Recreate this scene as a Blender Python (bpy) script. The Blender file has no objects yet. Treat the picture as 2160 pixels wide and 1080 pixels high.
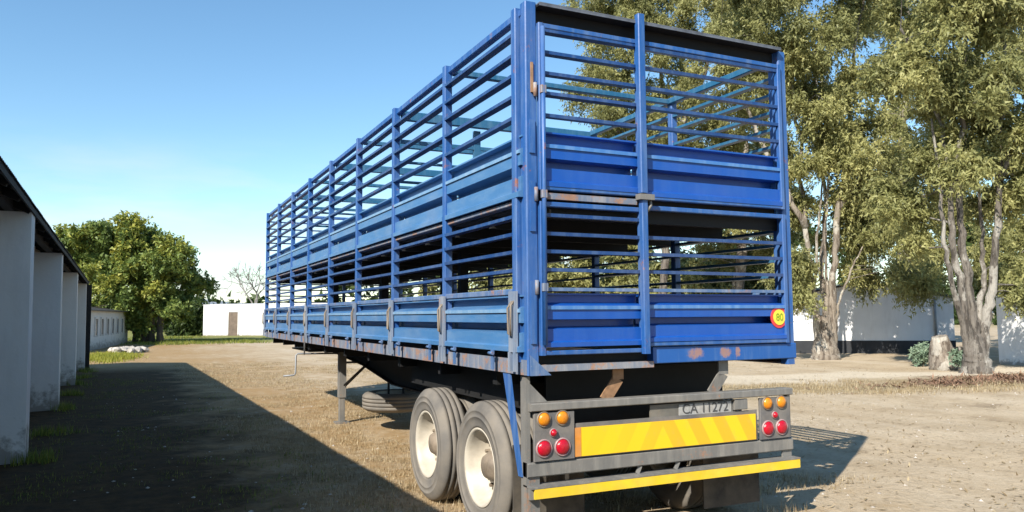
import bpy, math, random
import numpy as np
from mathutils import Vector, Matrix

SC = bpy.context.scene
COL = SC.collection
rng = np.random.default_rng(7)
random.seed(7)

# ------------------------------------------------------------------ camera
FPX, YAW, PITCH, ROLL = 1632.835, 0.4471, 0.0769, -0.0067
CAM = np.array([-2.4294, -4.8509, 1.7277])
_f = np.array([math.sin(YAW) * math.cos(PITCH), math.cos(YAW) * math.cos(PITCH), math.sin(PITCH)])
_r = np.array([math.cos(YAW), -math.sin(YAW), 0.0])
_u = np.cross(_r, _f)
_r, _u = _r * math.cos(ROLL) + _u * math.sin(ROLL), -_r * math.sin(ROLL) + _u * math.cos(ROLL)
cd = bpy.data.cameras.new('camera')
cam = bpy.data.objects.new('camera', cd)
COL.objects.link(cam)
cd.sensor_width = 36.0
cd.lens = 36.0 * FPX / 2160.0
cd.clip_start = 0.05
cd.clip_end = 8000
cam.matrix_world = Matrix(((_r[0], _u[0], -_f[0], CAM[0]), (_r[1], _u[1], -_f[1], CAM[1]),
                           (_r[2], _u[2], -_f[2], CAM[2]), (0, 0, 0, 1)))
SC.camera = cam


def ray(px, py):
    return _f + _r * (px - 1080) / FPX + _u * (540 - py) / FPX


def at(px, py, depth):
    """point seen at photo pixel (px, py), `depth` metres ahead of the camera"""
    return CAM + ray(px, py) * depth


def ground(px, py):
    d = ray(px, py)
    return CAM + d * (-CAM[2] / d[2])


# ------------------------------------------------------------------ light
SUN_TRAVEL = Vector((1.106, 0.754, -1.0)).normalized()
SUN_EL = math.asin(-SUN_TRAVEL.z)
SUN_AZ = math.atan2(-SUN_TRAVEL.x, -SUN_TRAVEL.y)      # clockwise from +Y
world = bpy.data.worlds.new('World')
SC.world = world
world.use_nodes = True
wn, wl = world.node_tree.nodes, world.node_tree.links
wn.clear()
w_out = wn.new('ShaderNodeOutputWorld')
w_bg = wn.new('ShaderNodeBackground')
w_bg.inputs['Strength'].default_value = 0.124
sky = wn.new('ShaderNodeTexSky')
sky.sky_type = 'NISHITA'
sky.sun_disc = False
sky.sun_elevation = SUN_EL
sky.sun_rotation = SUN_AZ
sky.altitude = 100
sky.air_density = 1.0
sky.dust_density = 0.15
sky.ozone_density = 2.2
# thin streaky cloud low over the horizon
w_tc = wn.new('ShaderNodeTexCoord')
w_sep = wn.new('ShaderNodeSeparateXYZ')
wl.new(w_tc.outputs['Generated'], w_sep.inputs[0])
w_map = wn.new('ShaderNodeMapping')
w_map.inputs['Scale'].default_value = (3.2, 3.2, 15.0)
w_map.inputs['Location'].default_value = (1.3, 0.4, 0.2)
wl.new(w_tc.outputs['Generated'], w_map.inputs['Vector'])
w_no = wn.new('ShaderNodeTexNoise')
w_no.inputs['Scale'].default_value = 1.6
w_no.inputs['Detail'].default_value = 7
w_no.inputs['Roughness'].default_value = 0.55
wl.new(w_map.outputs[0], w_no.inputs['Vector'])
w_cr = wn.new('ShaderNodeMapRange')
w_cr.inputs['From Min'].default_value = 0.40
w_cr.inputs['From Max'].default_value = 0.68
wl.new(w_no.outputs[0], w_cr.inputs[0])
w_el = wn.new('ShaderNodeMapRange')
w_el.inputs['From Min'].default_value = 0.22
w_el.inputs['From Max'].default_value = 0.04
wl.new(w_sep.outputs['Z'], w_el.inputs[0])
w_mu = wn.new('ShaderNodeMath')
w_mu.operation = 'MULTIPLY'
wl.new(w_cr.outputs[0], w_mu.inputs[0])
wl.new(w_el.outputs[0], w_mu.inputs[1])
w_mx = wn.new('ShaderNodeMix')
w_mx.data_type = 'RGBA'
wl.new(w_mu.outputs[0], w_mx.inputs['Factor'])
w_hs = wn.new('ShaderNodeHueSaturation')
w_hs.inputs['Saturation'].default_value = 1.14
wl.new(sky.outputs[0], w_hs.inputs['Color'])
w_tn = wn.new('ShaderNodeMix')
w_tn.data_type = 'RGBA'
w_tn.blend_type = 'MULTIPLY'
w_tn.inputs['Factor'].default_value = 1.0
w_tn.inputs['B'].default_value = (1.05, 1.08, 1.0, 1)
wl.new(w_hs.outputs[0], w_tn.inputs['A'])
wl.new(w_tn.outputs['Result'], w_mx.inputs['A'])
w_mx.inputs['B'].default_value = (4.6, 4.85, 5.0, 1)
wl.new(w_mx.outputs['Result'], w_bg.inputs['Color'])
wl.new(w_bg.outputs[0], w_out.inputs['Surface'])

sl = bpy.data.lights.new('sun', 'SUN')
sl.energy = 5.0
sl.angle = math.radians(0.5)
sl.color = (1.0, 0.94, 0.84)
sun = bpy.data.objects.new('sun', sl)
COL.objects.link(sun)
sun.rotation_euler = SUN_TRAVEL.to_track_quat('-Z', 'Y').to_euler()
sun.location = (-20, -15, 25)

SC.view_settings.view_transform = 'Standard'
SC.view_settings.look = 'None'
SC.view_settings.exposure = 0.70
SC.view_settings.gamma = 1.0
SC.view_settings.use_curve_mapping = False
SC.cycles.max_bounces = 6
SC.cycles.diffuse_bounces = 2
SC.cycles.transparent_max_bounces = 6

# ------------------------------------------------------------------ materials
M = {}


class NT:
    def __init__(s, name):
        s.m = bpy.data.materials.new(name)
        s.m.use_nodes = True
        s.n, s.l = s.m.node_tree.nodes, s.m.node_tree.links
        s.b = s.n['Principled BSDF']
        g = s.n.new('ShaderNodeNewGeometry')
        s.pos = g.outputs['Position']
        s.nor = g.outputs['Normal']
        M[name] = s.m

    def noise(s, scale, detail=5, rough=0.55, stretch=None, loc=(0, 0, 0), vec=None):
        v = vec or s.pos
        if stretch or any(loc):
            mp = s.n.new('ShaderNodeMapping')
            mp.inputs['Scale'].default_value = stretch or (1, 1, 1)
            mp.inputs['Location'].default_value = loc
            s.l.new(v, mp.inputs['Vector'])
            v = mp.outputs[0]
        t = s.n.new('ShaderNodeTexNoise')
        t.inputs['Scale'].default_value = scale
        t.inputs['Detail'].default_value = detail
        t.inputs['Roughness'].default_value = rough
        s.l.new(v, t.inputs['Vector'])
        return t.outputs[0]

    def ramp(s, v, a, b, o0=0.0, o1=1.0):
        r = s.n.new('ShaderNodeMapRange')
        r.inputs['From Min'].default_value = a
        r.inputs['From Max'].default_value = b
        r.inputs['To Min'].default_value = o0
        r.inputs['To Max'].default_value = o1
        s.l.new(v, r.inputs[0])
        return r.outputs[0]

    def math(s, op, a, b):
        r = s.n.new('ShaderNodeMath')
        r.operation = op
        for i, x in enumerate((a, b)):
            if hasattr(x, 'links'):
                s.l.new(x, r.inputs[i])
            else:
                r.inputs[i].default_value = x
        return r.outputs[0]

    def mix(s, f, a, b, mode='MIX'):
        x = s.n.new('ShaderNodeMix')
        x.data_type = 'RGBA'
        x.blend_type = mode
        for k, v in (('Factor', f), ('A', a), ('B', b)):
            if hasattr(v, 'links'):
                s.l.new(v, x.inputs[k])
            elif k == 'Factor':
                x.inputs[k].default_value = v
            else:
                x.inputs[k].default_value = (*v, 1)
        return x.outputs['Result']

    def sep(s, v):
        x = s.n.new('ShaderNodeSeparateXYZ')
        s.l.new(v, x.inputs[0])
        return x.outputs

    def bump(s, h, strength=0.3, dist=0.01):
        b = s.n.new('ShaderNodeBump')
        b.inputs['Strength'].default_value = strength
        b.inputs['Distance'].default_value = dist
        s.l.new(h, b.inputs['Height'])
        s.l.new(b.outputs[0], s.b.inputs['Normal'])

    def set(s, k, v):
        if hasattr(v, 'links'):
            s.l.new(v, s.b.inputs[k])
        elif isinstance(v, tuple):
            s.b.inputs[k].default_value = (*v, 1)
        else:
            s.b.inputs[k].default_value = v


def paint(name, col, chalk=(0.3, 0.38, 0.5), chalk_amt=0.35, rust=0.62, rough=0.42, rustcol=(0.16, 0.06, 0.025), spec=0.5, dusty=0.22, st=(3.0, 3.0, 0.35)):
    t = NT(name)
    c = t.mix(t.noise(1.3, 4), col, tuple(x * 0.72 for x in col))
    streak = t.noise(5.0, 6, 0.65, st)
    c = t.mix(t.ramp(streak, 0.45, 0.8, 0, chalk_amt), c, chalk)
    fine = t.noise(55, 4, 0.7)
    c = t.mix(t.ramp(fine, 0.62, 0.8, 0, chalk_amt), c, chalk)
    rm = t.noise(6.0, 8, 0.68, (1, 1, 1.0), (3.1, 1.7, 0.4))
    rm = t.math('ADD', rm, t.ramp(t.noise(48, 5, 0.75, None, (1, 6, 2)), 0.2, 0.8, -0.10, 0.10))
    rf = t.ramp(rm, rust, rust + 0.09, 0, 0.9)
    rc = t.mix(t.noise(40, 4), rustcol, tuple(min(1, x * 2.4) for x in rustcol))
    c = t.mix(rf, c, rc)
    dust = t.noise(2.2, 5, 0.6, (1, 1, 1), (9, 2, 5))
    c = t.mix(t.ramp(dust, 0.45, 0.75, 0, dusty), c, (0.42, 0.36, 0.29))
    t.set('Base Color', c)
    t.set('Roughness', t.ramp(rf, 0, 1, rough, 0.85))
    t.set('Specular IOR Level', spec)
    t.bump(t.math('ADD', t.math('MULTIPLY', t.noise(30, 5, 0.6), 0.2), t.math('MULTIPLY', t.noise(2.8, 3, 0.5), 1.6)), 0.35, 0.012)
    return t.m


def simple(name, col, rough=0.7, var=0.25, scale=6.0, bump=0.15, metal=0.0, dust=0.0, bscale=25, bdist=0.006):
    t = NT(name)
    c = t.mix(t.ramp(t.noise(scale, 6, 0.6), 0.3, 0.7), tuple(x * (1 - var) for x in col), tuple(min(1, x * (1 + var)) for x in col))
    if dust:
        c = t.mix(t.ramp(t.noise(4.0, 5, 0.6, None, (5, 3, 1)), 0.35, 0.7, 0, dust), c, (0.42, 0.35, 0.26))
    t.set('Base Color', c)
    t.set('Roughness', rough)
    t.set('Metallic', metal)
    if bump:
        t.bump(t.noise(bscale, 5, 0.6), bump, bdist)
    return t.m


BLUE = (0.005, 0.083, 0.40)
paint('panel_blue', BLUE, (0.07, 0.18, 0.42), 0.16, 0.72, 0.34, dusty=0.05)
paint('panel_faded_sheen', (0.062, 0.190, 0.40), (0.26, 0.37, 0.48), 0.30, 0.71, 0.38, dusty=0.12, st=(0.8, 0.5, 2.5))  # faded blue, with the side's pale sky sheen mixed into the colour
paint('rib_blue', (0.06, 0.20, 0.50), (0.22, 0.36, 0.55), 0.6, 0.74, 0.3, dusty=0.05)
paint('rib_pale', (0.17, 0.33, 0.52), (0.36, 0.46, 0.56), 0.6, 0.72, 0.35, dusty=0.08)
paint('frame_blue', (0.020, 0.105, 0.34), (0.22, 0.31, 0.43), 0.42, 0.62, 0.42, dusty=0.10)
paint('frame_worn', (0.07, 0.155, 0.33), (0.34, 0.37, 0.42), 0.6, 0.585, 0.5, (0.16, 0.09, 0.065), dusty=0.22)
paint('latch_pale', (0.17, 0.23, 0.33), (0.42, 0.42, 0.42), 0.8, 0.58, 0.55, (0.16, 0.09, 0.065), dusty=0.25)
paint('flange_tan', (0.20, 0.23, 0.29), (0.46, 0.42, 0.37), 0.8, 0.50, 0.6, (0.22, 0.11, 0.06))
paint('slat_blue', (0.010, 0.055, 0.20), (0.16, 0.25, 0.38), 0.35, 0.68, 0.38, dusty=0.08)
paint('rail_rusty', (0.15, 0.19, 0.27), (0.42, 0.38, 0.34), 0.8, 0.50, 0.55, (0.17, 0.09, 0.055))
paint('teal_paint', (0.018, 0.12, 0.235), (0.16, 0.28, 0.36), 0.4, 0.70, 0.42, dusty=0.08)
paint('grey_steel', (0.17, 0.165, 0.155), (0.33, 0.31, 0.27), 0.6, 0.62, 0.55, (0.18, 0.09, 0.05))
simple('shade_black', (0.004, 0.004, 0.005), 0.8, 0.2, 4, 0)  # black put in for the shade inside recesses
simple('chassis_black', (0.006, 0.006, 0.0065), 0.75, 0.4, 5, 0.2, 0, 0.0)
simple('deck_boards', (0.05, 0.042, 0.035), 0.85, 0.4, 4, 0.3)
simple('bracket_rust', (0.30, 0.17, 0.09), 0.8, 0.4, 12, 0.2)
simple('cap_dark', (0.10, 0.11, 0.13), 0.5, 0.4, 9, 0.1)
simple('lamp_plate', (0.10, 0.10, 0.105), 0.6, 0.2, 10, 0.1, 0, 0.3)
simple('lamp_amber', (0.66, 0.22, 0.01), 0.25, 0.15, 40, 0.25, bscale=220)
simple('lamp_red', (0.42, 0.006, 0.02), 0.22, 0.15, 40, 0.25, bscale=220)
simple('lamp_rim', (0.34, 0.22, 0.22), 0.35, 0.1, 10, 0)
simple('yellow_bar', (0.75, 0.50, 0.015), 0.45, 0.12, 7, 0.05, 0, 0.18)
simple('orange_strip', (0.62, 0.22, 0.02), 0.5, 0.2, 12, 0.05, 0, 0.3)
simple('plate_white', (0.33, 0.33, 0.32), 0.5, 0.25, 30, 0, 0, .3)
simple('plate_grey', (0.075, 0.078, 0.075), 0.55, 0.3, 9, 0.05, 0, 0.4)
simple('plate_black', (0.06, 0.06, 0.062), 0.5, 0.1, 8, 0)
simple('sticker_red', (0.62, 0.05, 0.05), 0.45, 0.15, 20, 0)
simple('sticker_yellow', (0.85, 0.62, 0.06), 0.45, 0.08, 20, 0)
simple('sticker_green', (0.22, 0.36, 0.02), 0.5, 0.1, 20, 0)
simple('rubber', (0.135, 0.125, 0.112), 0.85, 0.18, 3, 0.25, 0, 0.28)
simple('rubber_flap', (0.02, 0.019, 0.018), 0.8, 0.3, 6, 0.2, 0, 0.2)
simple('rim_white', (0.52, 0.475, 0.395), 0.5, 0.22, 7, 0.1, 0, 0.55)
simple('twig_grey', (0.20, 0.185, 0.17), .9, .2, 4, 0)
simple('hub_dark', (0.15, 0.115, 0.085), 0.6, 0.4, 14, 0.1, 0, 0.4)
simple('galv_pipe', (0.25, 0.26, 0.27), 0.5, 0.2, 9, 0.1, 0.3)
simple('roof_iron', (0.035, 0.033, 0.034), 0.6, 0.3, 3, 0.1)
simple('eave_timber', (0.013, 0.012, 0.011), 0.85, 0.35, 5, 0.25)
simple('dark_plinth', (0.03, 0.032, 0.036), 0.8, 0.3, 2, 0.2)
simple('door_brown', (0.13, 0.095, 0.07), 0.7, 0.3, 3, 0.2)
simple('window_dark', (0.02, 0.022, 0.025), 0.2, 0.2, 3, 0)
simple('stone', (0.42, 0.38, 0.33), 0.9, 0.35, 5, 0.5)
simple('hill', (0.19, 0.22, 0.25), 1.0, 0.15, 0.01, 0)  # blue-grey base carries the distance haze

# rear sill: same blue with two rusted-through patches where a sign used to be
t = NT('sill_blue')
o = t.sep(t.pos)
c = t.mix(t.noise(1.3, 4), (0.012, 0.10, 0.36), (0.01, 0.075, 0.27))
nz = t.noise(16, 6, 0.7)
pm = None
for x_, w_ in ((1.47, .10), (1.76, .06), (1.88, .035)):
    d_ = t.math('ABSOLUTE', t.math('SUBTRACT', o[0], x_), 0)
    q_ = t.math('ADD', t.ramp(d_, w_ * .4, w_ * 1.3, .62, 0.0), t.ramp(nz, .3, .7, -.3, .3))
    q_ = t.math('SUBTRACT', q_, t.ramp(t.math('ABSOLUTE', t.math('SUBTRACT', o[2], 1.425), 0), .02, .055, 0, .5))
    q_ = t.ramp(q_, .25, .55, 0, .85)
    pm = q_ if pm is None else t.math('MAXIMUM', pm, q_)
c = t.mix(t.ramp(t.noise(5.0, 6, 0.65, (3, 3, .35)), .5, .8, 0, .3), c, (0.2, 0.3, 0.42))
c = t.mix(pm, c, t.mix(t.noise(40, 4), (0.30, 0.22, 0.20), (0.36, 0.15, 0.07)))
t.set('Base Color', c)
t.set('Roughness', .45)

# marker board: retroreflective yellow, faded darker chevrons (flat print)
t = NT('chevron_board')
o = t.sep(t.pos)
ax = t.math('ABSOLUTE', t.math('SUBTRACT', o[0], 1.16), 0)
s_ = t.math('ADD', t.math('MULTIPLY', ax, 1.0), t.math('MULTIPLY', o[2], 0.55))
st = t.math('SINE', t.math('MULTIPLY', s_, 2 * math.pi / 0.245), 0)
f = t.ramp(st, -0.15, 0.15)
f = t.math('MULTIPLY', f, t.ramp(o[0], 0.70, 1.3, 0.1, 0.6))
c = t.mix(f, (0.80, 0.53, 0.012), (0.68, 0.33, 0.02))
c = t.mix(t.ramp(t.noise(9, 6, 0.65), 0.55, 0.8, 0, 0.35), c, (0.55, 0.38, 0.12))
t.set('Base Color', c)
t.set('Roughness', 0.38)

# limewashed plaster: stains and scuffs near the foot follow height, with peeling
def plaster(name, col, foot=0.9):
    t = NT(name)
    c = t.mix(t.ramp(t.noise(1.1, 7, 0.6), 0.3, 0.75), col, tuple(x * 0.86 for x in col))
    c = t.mix(t.ramp(t.noise(3.0, 6, 0.65, (1.5, 1.5, 0.22)), 0.52, 0.8, 0, 0.3), c, (0.40, 0.37, 0.33))
    z = t.sep(t.pos)[2]
    lo = t.math('ADD', t.ramp(z, 0.0, foot, 0.62, 0.0), t.ramp(t.noise(5, 7, 0.7), 0.3, 0.75, -0.25, 0.28))
    c = t.mix(t.ramp(lo, 0.32, 0.52, 0, 0.8), c, (0.22, 0.19, 0.155))
    t.set('Base Color', c)
    t.set('Roughness', 0.9)
    t.bump(t.math('ADD', t.noise(14, 6, 0.65), t.noise(2.5, 3)), 0.3, 0.012)
    return t.m


plaster('plaster_white', (0.72, 0.70, 0.66))
plaster('plaster_cream', (0.80, 0.79, 0.78), 0.35)

# ------------------------------------------------------------------ mesh helpers
WPOS = {}


class MB:
    def __init__(s):
        s.v, s.f, s.sm = [], [], []

    def add(s, vs, fs, smooth=False):
        n = len(s.v)
        s.v += [tuple(float(a) for a in v) for v in vs]
        s.f += [tuple(i + n for i in f) for f in fs]
        s.sm += [smooth] * len(fs)
        return s

    def box(s, a, b, bev=0.0):
        x0, y0, z0 = a
        x1, y1, z1 = b
        x0, x1 = min(x0, x1), max(x0, x1)
        y0, y1 = min(y0, y1), max(y0, y1)
        z0, z1 = min(z0, z1), max(z0, z1)
        if bev <= 0:
            vs = [(x0, y0, z0), (x1, y0, z0), (x1, y1, z0), (x0, y1, z0), (x0, y0, z1), (x1, y0, z1), (x1, y1, z1), (x0, y1, z1)]
            return s.add(vs, [(0, 3, 2, 1), (4, 5, 6, 7), (0, 1, 5, 4), (1, 2, 6, 5), (2, 3, 7, 6), (3, 0, 4, 7)])
        # chamfer the edges that run along the longest axis
        d = (x1 - x0, y1 - y0, z1 - z0)
        k = d.index(max(d))
        i, j = [q for q in range(3) if q != k]
        lo, hi = (x0, y0, z0), (x1, y1, z1)
        b_ = min(bev, d[i] * 0.45, d[j] * 0.45)
        prof = [(lo[i] + b_, lo[j]), (hi[i] - b_, lo[j]), (hi[i], lo[j] + b_), (hi[i], hi[j] - b_),
                (hi[i] - b_, hi[j]), (lo[i] + b_, hi[j]), (lo[i], hi[j] - b_), (lo[i], lo[j] + b_)]
        vs = []
        for e in (lo[k], hi[k]):
            for p in prof:
                q = [0, 0, 0]
                q[k], q[i], q[j] = e, p[0], p[1]
                vs.append(q)
        fs = [tuple(range(7, -1, -1)), tuple(range(8, 16))] + [(a_, (a_ + 1) % 8, 8 + (a_ + 1) % 8, 8 + a_) for a_ in range(8)]
        if k == 1:
            fs = [tuple(reversed(f)) for f in fs]
        return s.add(vs, fs)

    def bar(s, p, q, w, h, up=(0, 0, 1)):
        """box beam from p to q with section w (sideways) x h (along up)"""
        p, q = Vector(p), Vector(q)
        d = (q - p).normalized()
        side = d.cross(Vector(up)).normalized()
        u = side.cross(d)
        vs = []
        for e in (p, q):
            for a, b in ((-1, -1), (1, -1), (1, 1), (-1, 1)):
                vs.append(e + side * a * w / 2 + u * b * h / 2)
        return s.add(vs, [(0, 1, 2, 3), (7, 6, 5, 4), (0, 4, 5, 1), (1, 5, 6, 2), (2, 6, 7, 3), (3, 7, 4, 0)])

    def tube(s, pts, r, n=8, caps=True, jit=None, ja=.08):
        pts = [Vector(p) for p in pts]
        rs = r if isinstance(r, (list, tuple)) else [r] * len(pts)
        vs, fs = [], []
        prev = None
        for i, p in enumerate(pts):
            d = (pts[min(i + 1, len(pts) - 1)] - pts[max(i - 1, 0)]).normalized()
            a = prev if prev else (Vector((0, 0, 1)) if abs(d.z) < 0.9 else Vector((1, 0, 0)))
            sd = d.cross(a).normalized()
            prev = sd.cross(d)
            for k in range(n):
                t_ = 2 * math.pi * k / n
                kk = 1.0 if jit is None else 1 + ja * jit.normal()
                vs.append(p + (sd * math.cos(t_) + prev * math.sin(t_)) * rs[i] * kk)
        for i in range(len(pts) - 1):
            for k in range(n):
                fs.append((i * n + k, i * n + (k + 1) % n, (i + 1) * n + (k + 1) % n, (i + 1) * n + k))
        s.add(vs, fs, True)
        if caps:
            m = len(s.v) - len(vs)
            s.f += [tuple(m + k for k in range(n - 1, -1, -1)), tuple(m + (len(pts) - 1) * n + k for k in range(n))]
            s.sm += [False, False]
        return s

    def lathe(s, prof, axis=0, n=40, smooth=True, center=(0, 0, 0), closed=False):
        """revolve (along, radius) pairs about an axis"""
        vs, fs = [], []
        i, j = [q for q in range(3) if q != axis]
        for a, r in prof:
            for k in range(n):
                t_ = 2 * math.pi * k / n
                q = [0, 0, 0]
                q[axis] = center[axis] + a
                q[i] = center[i] + r * math.cos(t_)
                q[j] = center[j] + r * math.sin(t_)
                vs.append(q)
        m = len(prof)
        for p in range(m if closed else m - 1):
            for k in range(n):
                a, b = p * n, ((p + 1) % m) * n
                fs.append((a + k, b + k, b + (k + 1) % n, a + (k + 1) % n))
        return s.add(vs, fs, smooth)

    def extrude(s, poly, axis, a, b, smooth=False):
        """closed polygon in the two other axes, swept along axis from a to b"""
        i, j = [q for q in range(3) if q != axis]
        vs = []
        for e in (a, b):
            for p in poly:
                q = [0, 0, 0]
                q[axis], q[i], q[j] = e, p[0], p[1]
                vs.append(q)
        n = len(poly)
        fs = [tuple(range(n - 1, -1, -1)), tuple(range(n, 2 * n))] + [(k, (k + 1) % n, n + (k + 1) % n, n + k) for k in range(n)]
        return s.add(vs, fs, smooth)

    def mesh(s, name):
        me = bpy.data.meshes.new(name)
        me.from_pydata(s.v, [], s.f)
        me.polygons.foreach_set('use_smooth', s.sm)
        import bmesh
        bm = bmesh.new()
        bm.from_mesh(me)
        bmesh.ops.recalc_face_normals(bm, faces=bm.faces)
        bm.to_mesh(me)
        bm.free()
        me.update()
        return me

    def build(s, name, mat, parent=None, loc=(0, 0, 0), rel=None):
        """rel: vertices are given in coordinates whose origin is rel (defaults to loc)"""
        return link(name, s.mesh(name), mat, parent, loc)


def link(name, me, mat, parent=None, loc=(0, 0, 0)):
    if mat and not me.materials:
        me.materials.append(M[mat])
    ob = bpy.data.objects.new(name, me)
    COL.objects.link(ob)
    place(ob, parent, loc)
    return ob


def place(ob, parent, loc):
    """loc is in the root's frame (world for unrotated roots)"""
    WPOS[ob.name] = np.array(loc, float)
    if parent:
        ob.parent = parent
        ob.location = tuple(np.array(loc, float) - (WPOS[parent.name] if parent.name in WPOS else 0))
    else:
        ob.location = tuple(loc)


def thing(name, label, cat, loc=(0, 0, 0), rz=0.0, group=None):
    ob = bpy.data.objects.new(name, None)
    COL.objects.link(ob)
    ob.empty_display_size = 0.3
    ob.location = tuple(loc)
    ob.rotation_euler = (0, 0, rz)
    WPOS[ob.name] = np.array(loc, float) if rz == 0 else np.zeros(3)
    return tag(ob, label, cat, group)


def tag(ob, label, cat, group=None):
    ob['label'] = label
    ob['category'] = cat
    if group:
        ob['group'] = group
    return ob


def kind(ob, k):
    ob['kind'] = k
    return ob


# ------------------------------------------------------------------ ground
def vnoise(x, y, s, seed):
    r = np.random.default_rng(seed)
    g = r.random((64, 64))
    u, v = np.asarray(x) * s, np.asarray(y) * s
    i, j = np.floor(u).astype(int), np.floor(v).astype(int)
    fu, fv = u - i, v - j
    fu, fv = fu * fu * (3 - 2 * fu), fv * fv * (3 - 2 * fv)
    a, b = g[i % 64, j % 64], g[(i + 1) % 64, j % 64]
    c_, d = g[i % 64, (j + 1) % 64], g[(i + 1) % 64, (j + 1) % 64]
    return (a * (1 - fu) + b * fu) * (1 - fv) + (c_ * (1 - fu) + d * fu) * fv


def gz(x, y):
    return (vnoise(x, y, 0.35, 1) - 0.5) * 0.05 + (vnoise(x, y, 1.3, 2) - 0.5) * 0.03 + (vnoise(x, y, 4.1, 3) - 0.5) * 0.014


def sheet_axis(c, n, near, far):
    t_ = np.linspace(-1, 1, n)
    k = math.asinh(far / near)
    return c + near * np.sinh(t_ * k)


gx = sheet_axis(2.0, 261, 5.0, 2500)
gy = sheet_axis(1.0, 261, 5.0, 2500)
X, Y = np.meshgrid(gx, gy, indexing='ij')
Z = gz(X, Y) * np.clip(1.2 - np.hypot(X, Y) / 120, 0, 1) - 0.012
V = np.stack([X, Y, Z], -1).reshape(-1, 3)
n = len(gx)
I, J = np.meshgrid(np.arange(n - 1), np.arange(n - 1), indexing='ij')
q = (I * n + J).reshape(-1)
F = np.stack([q, q + n, q + n + 1, q + 1], -1)


def np_mesh(name, V, F, smooth=False, attr=None):
    me = bpy.data.meshes.new(name)
    k = F.shape[1]
    me.vertices.add(len(V))
    me.vertices.foreach_set('co', np.ascontiguousarray(V, dtype=np.float32).reshape(-1))
    me.loops.add(F.size)
    me.loops.foreach_set('vertex_index', np.ascontiguousarray(F, dtype=np.int32).reshape(-1))
    me.polygons.add(len(F))
    me.polygons.foreach_set('loop_start', np.arange(0, F.size, k, dtype=np.int32))
    me.polygons.foreach_set('use_smooth', np.full(len(F), smooth))
    if attr is not None:
        a = me.attributes.new('tint', 'FLOAT', 'FACE')
        a.data.foreach_set('value', np.ascontiguousarray(attr, dtype=np.float32))
    me.update(calc_edges=True)
    return me


t = NT('dirt')
o = t.sep(t.pos)
big = t.noise(0.13, 5, 0.6)
mid = t.noise(0.9, 6, 0.65)
fine = t.noise(14, 6, 0.7)
# long streaks left by vehicles and raking, running along the yard
streak = t.noise(0.55, 6, 0.62, (1.0, 0.16, 1.0), (2, 0, 0))
c = t.mix(t.ramp(mid, 0.3, 0.7), (0.40, 0.31, 0.205), (0.57, 0.465, 0.335))
c = t.mix(t.ramp(streak, 0.45, 0.68, 0, 0.55), c, (0.62, 0.535, 0.42))
# dry grass thatch beside the shed and in a strip past the trailer
near_shed = t.math('ADD', t.ramp(o[0], -1.0, 6.5, 0.60, 0.05), t.ramp(big, 0.3, 0.7, -0.1, 0.2))
thatch = t.ramp(t.math('ADD', near_shed, t.ramp(t.noise(2.3, 7, 0.7), 0.2, 0.8, -0.35, 0.35)), 0.3, 0.62)
c = t.mix(t.math('MULTIPLY', thatch, 0.8), c, (0.34, 0.215, 0.09))
# wheel track worn pale, and the grassed hump beside it, crossing the yard past the trailer
cross = t.math('ADD', t.math('ADD', o[1], t.math('MULTIPLY', o[0], 0.25)), t.ramp(t.noise(0.25, 4), 0.2, 0.8, -1.6, 1.6))
hump = t.ramp(t.math('ABSOLUTE', t.math('SUBTRACT', cross, 11.6), 0), 0.7, 1.9, 1.0, 0.0)
track = t.ramp(t.math('ABSOLUTE', t.math('SUBTRACT', cross, 14.6), 0), 0.9, 1.9, 1.0, 0.0)
right = t.ramp(o[0], 4.5, 7.0)
c = t.mix(t.math('MULTIPLY', t.math('MULTIPLY', track, right), 0.7), c, (0.70, 0.62, 0.50))
c = t.mix(t.math('MULTIPLY', t.math('MULTIPLY', hump, right), t.ramp(t.noise(3.2, 6, 0.7), 0.3, 0.7, 0.25, 0.85)), c, (0.30, 0.235, 0.12))
c = t.mix(t.ramp(fine, 0.5, 0.75, 0, 0.6), c, (0.26, 0.19, 0.12))
c = t.mix(t.ramp(t.noise(38, 4, 0.7), 0.6, 0.75, 0, 0.6), c, (0.66, 0.58, 0.46))
# the shed's shade painted into the ground as a dark brown strip
shed_shade = t.ramp(t.math('ADD', t.ramp(o[0], -3.0, 0.0, 1.0, 0.0), t.ramp(t.noise(0.7, 6, 0.7), 0.25, 0.75, -0.4, 0.4)), 0.12, 0.62, 0, 0.95)
shed_shade = t.math('MULTIPLY', shed_shade, t.ramp(o[1], 23.0, 27.0, 1.0, 0.0))
c = t.mix(shed_shade, c, t.mix(t.ramp(t.noise(4.5, 7, 0.72), 0.35, 0.68), (0.028, 0.016, 0.006), (0.095, 0.052, 0.020)))
# green verge in front of the far houses
gd = t.math('ADD', t.ramp(o[1], 46.0, 58.0, -0.35, 0.5), t.ramp(t.noise(0.18, 6, 0.65, (0.6, 1.6, 1)), 0.3, 0.7, -0.35, 0.45))
gf = t.math('MULTIPLY', t.ramp(gd, 0.1, 0.35), t.ramp(o[0], 22, 30, 1, 0.25))
c = t.mix(gf, c, t.mix(t.noise(1.2, 5, 0.7), (0.13, 0.17, 0.035), (0.30, 0.27, 0.11)))
c = t.mix(1.0, c, (0.89, 0.875, 0.84), 'MULTIPLY')
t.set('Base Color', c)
t.set('Roughness', 0.95)
t.set('Specular IOR Level', 0.15)
hsum = t.math('ADD', t.math('MULTIPLY', t.noise(7, 6, 0.7), 1.0), t.math('MULTIPLY', t.noise(45, 4, 0.7), 0.35))
t.bump(hsum, 0.7, 0.05)
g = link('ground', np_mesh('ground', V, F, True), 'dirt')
kind(g, 'structure')

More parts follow.
